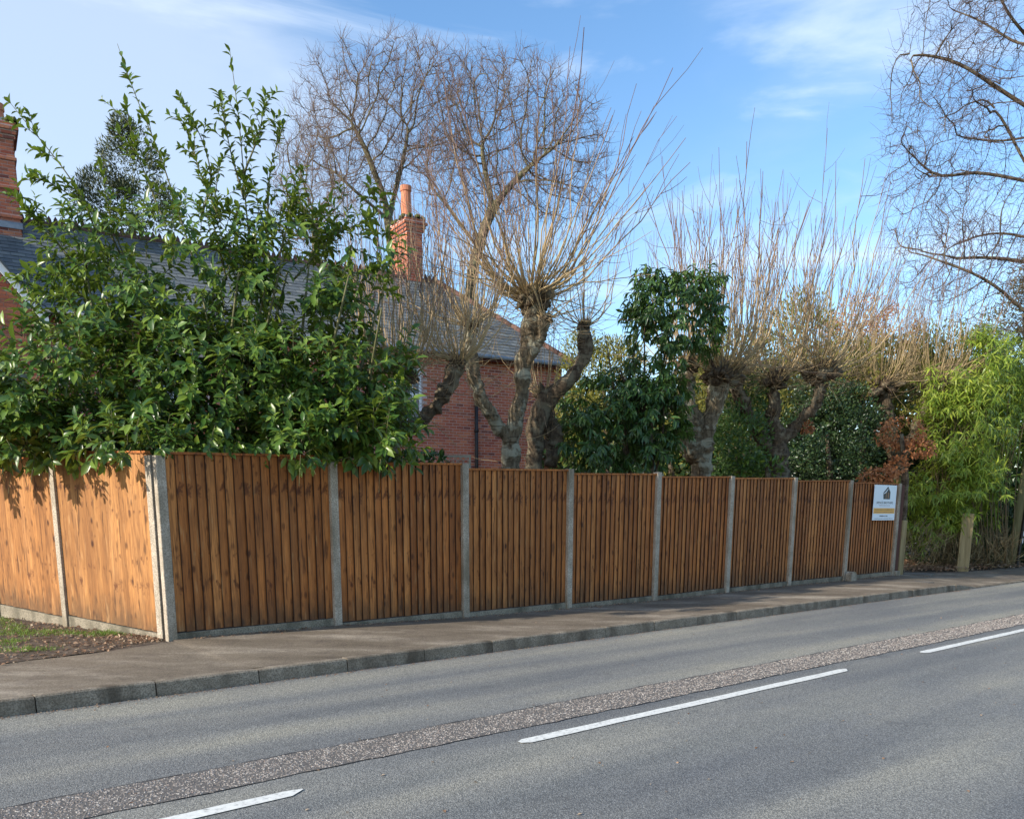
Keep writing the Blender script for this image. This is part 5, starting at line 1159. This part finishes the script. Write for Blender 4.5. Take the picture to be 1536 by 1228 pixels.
# verge by the side fence: lumpy soil with grass and litter
def verge_z(s_, d_): return 0
VG = [G(x, y, 0.0)[:2] for x, y in [(-500, 1055), (0, 996), (73, 988), (146, 980), (205, 971), (252, 962)]]
VB = [L4, L2, L1+(L2-L1)*.5, L1, LC+(L1-LC)*.5, FO + LD*.05]
ns, nj = 60, 26; V = []
def lerp_poly(pl, f):
    f = f*(len(pl)-1); i = min(int(f), len(pl)-2); return pl[i]*(1-(f-i)) + pl[i+1]*(f-i)
def vz(x, y, fj, fi):
    return .0 + .035*fi*(1-min(1,fj)*.3) + .045*math.sin(min(1, fj)*math.pi/2)*(.9-.5*fi) + .016*mnoise.noise(Vector((x*3, y*3, 0)))*min(1, fj*6) + .010*mnoise.noise(Vector((x*9, y*9, 1)))*min(1, fj*6)
for i in range(ns):
    fi = i/(ns-1); a, b = lerp_poly(VG, fi), lerp_poly(VB, fi)
    for j in range(nj):
        fj = j/(nj-1); q = a*(1-fj)+b*fj; V.append((q[0], q[1], vz(q[0], q[1], fj, fi)))
Q = [(i*nj+j, (i+1)*nj+j, (i+1)*nj+j+1, i*nj+j+1) for i in range(ns-1) for j in range(nj-1)]
put('verge', mesh_np('verge', V, Q), M['soil'], kind='structure')
VA = np.array(V)
def on_verge(n, f):
    idx = rng.integers(0, len(VA), n*6); P = VA[idx] + np.c_[rng.normal(size=(n*6, 2))*.05, np.zeros(n*6)]; fi = (idx//nj)/(ns-1); fj = (idx % nj)/(nj-1)
    keep = f(P, fi, fj); return P[keep][:n]
P = on_verge(4200, lambda P, fi, fj: (fj > .12) & (fi < .80) & (np.array([mnoise.noise(Vector((p[0]*1.7, p[1]*1.7, 3))) for p in P]) + .30*(1-fi) + rng.uniform(-.15, .15, len(P)) > .34))
D = norm(np.c_[rng.normal(size=(len(P), 2))*.6, np.full(len(P), .8)]); Nn = norm(rng.normal(size=P.shape))
o = put('grass', leaves_mesh('grass', P - (0, 0, .005), D, Nn, rng.uniform(.025, .065, len(P)), .12, 'thin'), M['grass'], kind='stuff'); tag(o, 'thin green grass tufts on the soil beside the sunlit fence return', 'grass')
P = on_verge(2300, lambda P, fi, fj: (fi > .05) & (rng.uniform(size=len(P)) < (.25+.75*fi)))
D = norm(np.c_[rng.normal(size=(len(P), 2)), rng.normal(size=len(P))*.3]); Nn = norm(np.c_[rng.normal(size=(len(P), 2))*.4, np.ones(len(P))])
o = put('fallen_leaves', leaves_mesh('fallen_leaves', P + (0, 0, .008), D, Nn, rng.uniform(.015, .055, len(P)), .6, 'broad'), M['litter'], kind='stuff'); tag(o, 'scattered brown leaves and twigs at the fence corner', 'leaves')
# grit along the gutter and odd leaves on road and path
n = 2600; s_ = rng.uniform(-4, 17, n); t_ = np.abs(rng.normal(0, .05, n))+.012; q = np.array([rw(a, b, RZ+.002) for a, b in zip(s_, t_)])
D = norm(np.c_[rng.normal(size=(n, 2)), rng.normal(size=n)*.2]); o = put('gutter_debris', leaves_mesh('gutter_debris', q+(0, 0, .003), D, np.tile((0, 0, 1.0), (n, 1)), rng.uniform(.006, .022, n), .7, 'broad'), M['litter'], kind='stuff'); tag(o, 'grit and leaf crumbs gathered along the kerb edge', 'debris')
n = 520; s_ = rng.uniform(-4, 14, n); t_ = rng.uniform(-1.8, 5.5, n); q = np.array([rw(a, b, (RZ if b > 0 else 0.0)+.006) for a, b in zip(s_, t_)])
D = norm(np.c_[rng.normal(size=(n, 2)), rng.normal(size=n)*.1]); o = put('fallen_leaves', leaves_mesh('fallen_leaves', q, D, np.tile((0, 0, 1.0), (n, 1)), rng.uniform(.008, .028, n), .7, 'broad'), M['litter'], kind='stuff'); tag(o, 'odd leaf scraps dotted over the road and footway', 'leaves')

# crumbs and leaves caught at the foot of the fence
n = 1500; s_ = rng.uniform(.1, 15.4, n); q = np.array([(*(FO + FD*s + FN*(.06+abs(o_))), np.interp(s, np.arange(9)*1.9331, PZ)*(1-abs(o_)/2.4)+.008) for s, o_ in zip(s_, rng.normal(0, .06, n))])
D = norm(np.c_[rng.normal(size=(n, 2)), rng.normal(size=n)*.25]); o = put('fallen_leaves', leaves_mesh('fallen_leaves', q, D, norm(np.c_[rng.normal(size=(n, 2))*.4, np.ones(n)]), rng.uniform(.01, .038, n), .6, 'broad'), M['litter'], kind='stuff'); tag(o, 'leaf crumbs caught along the foot of the shaded fence', 'leaves')
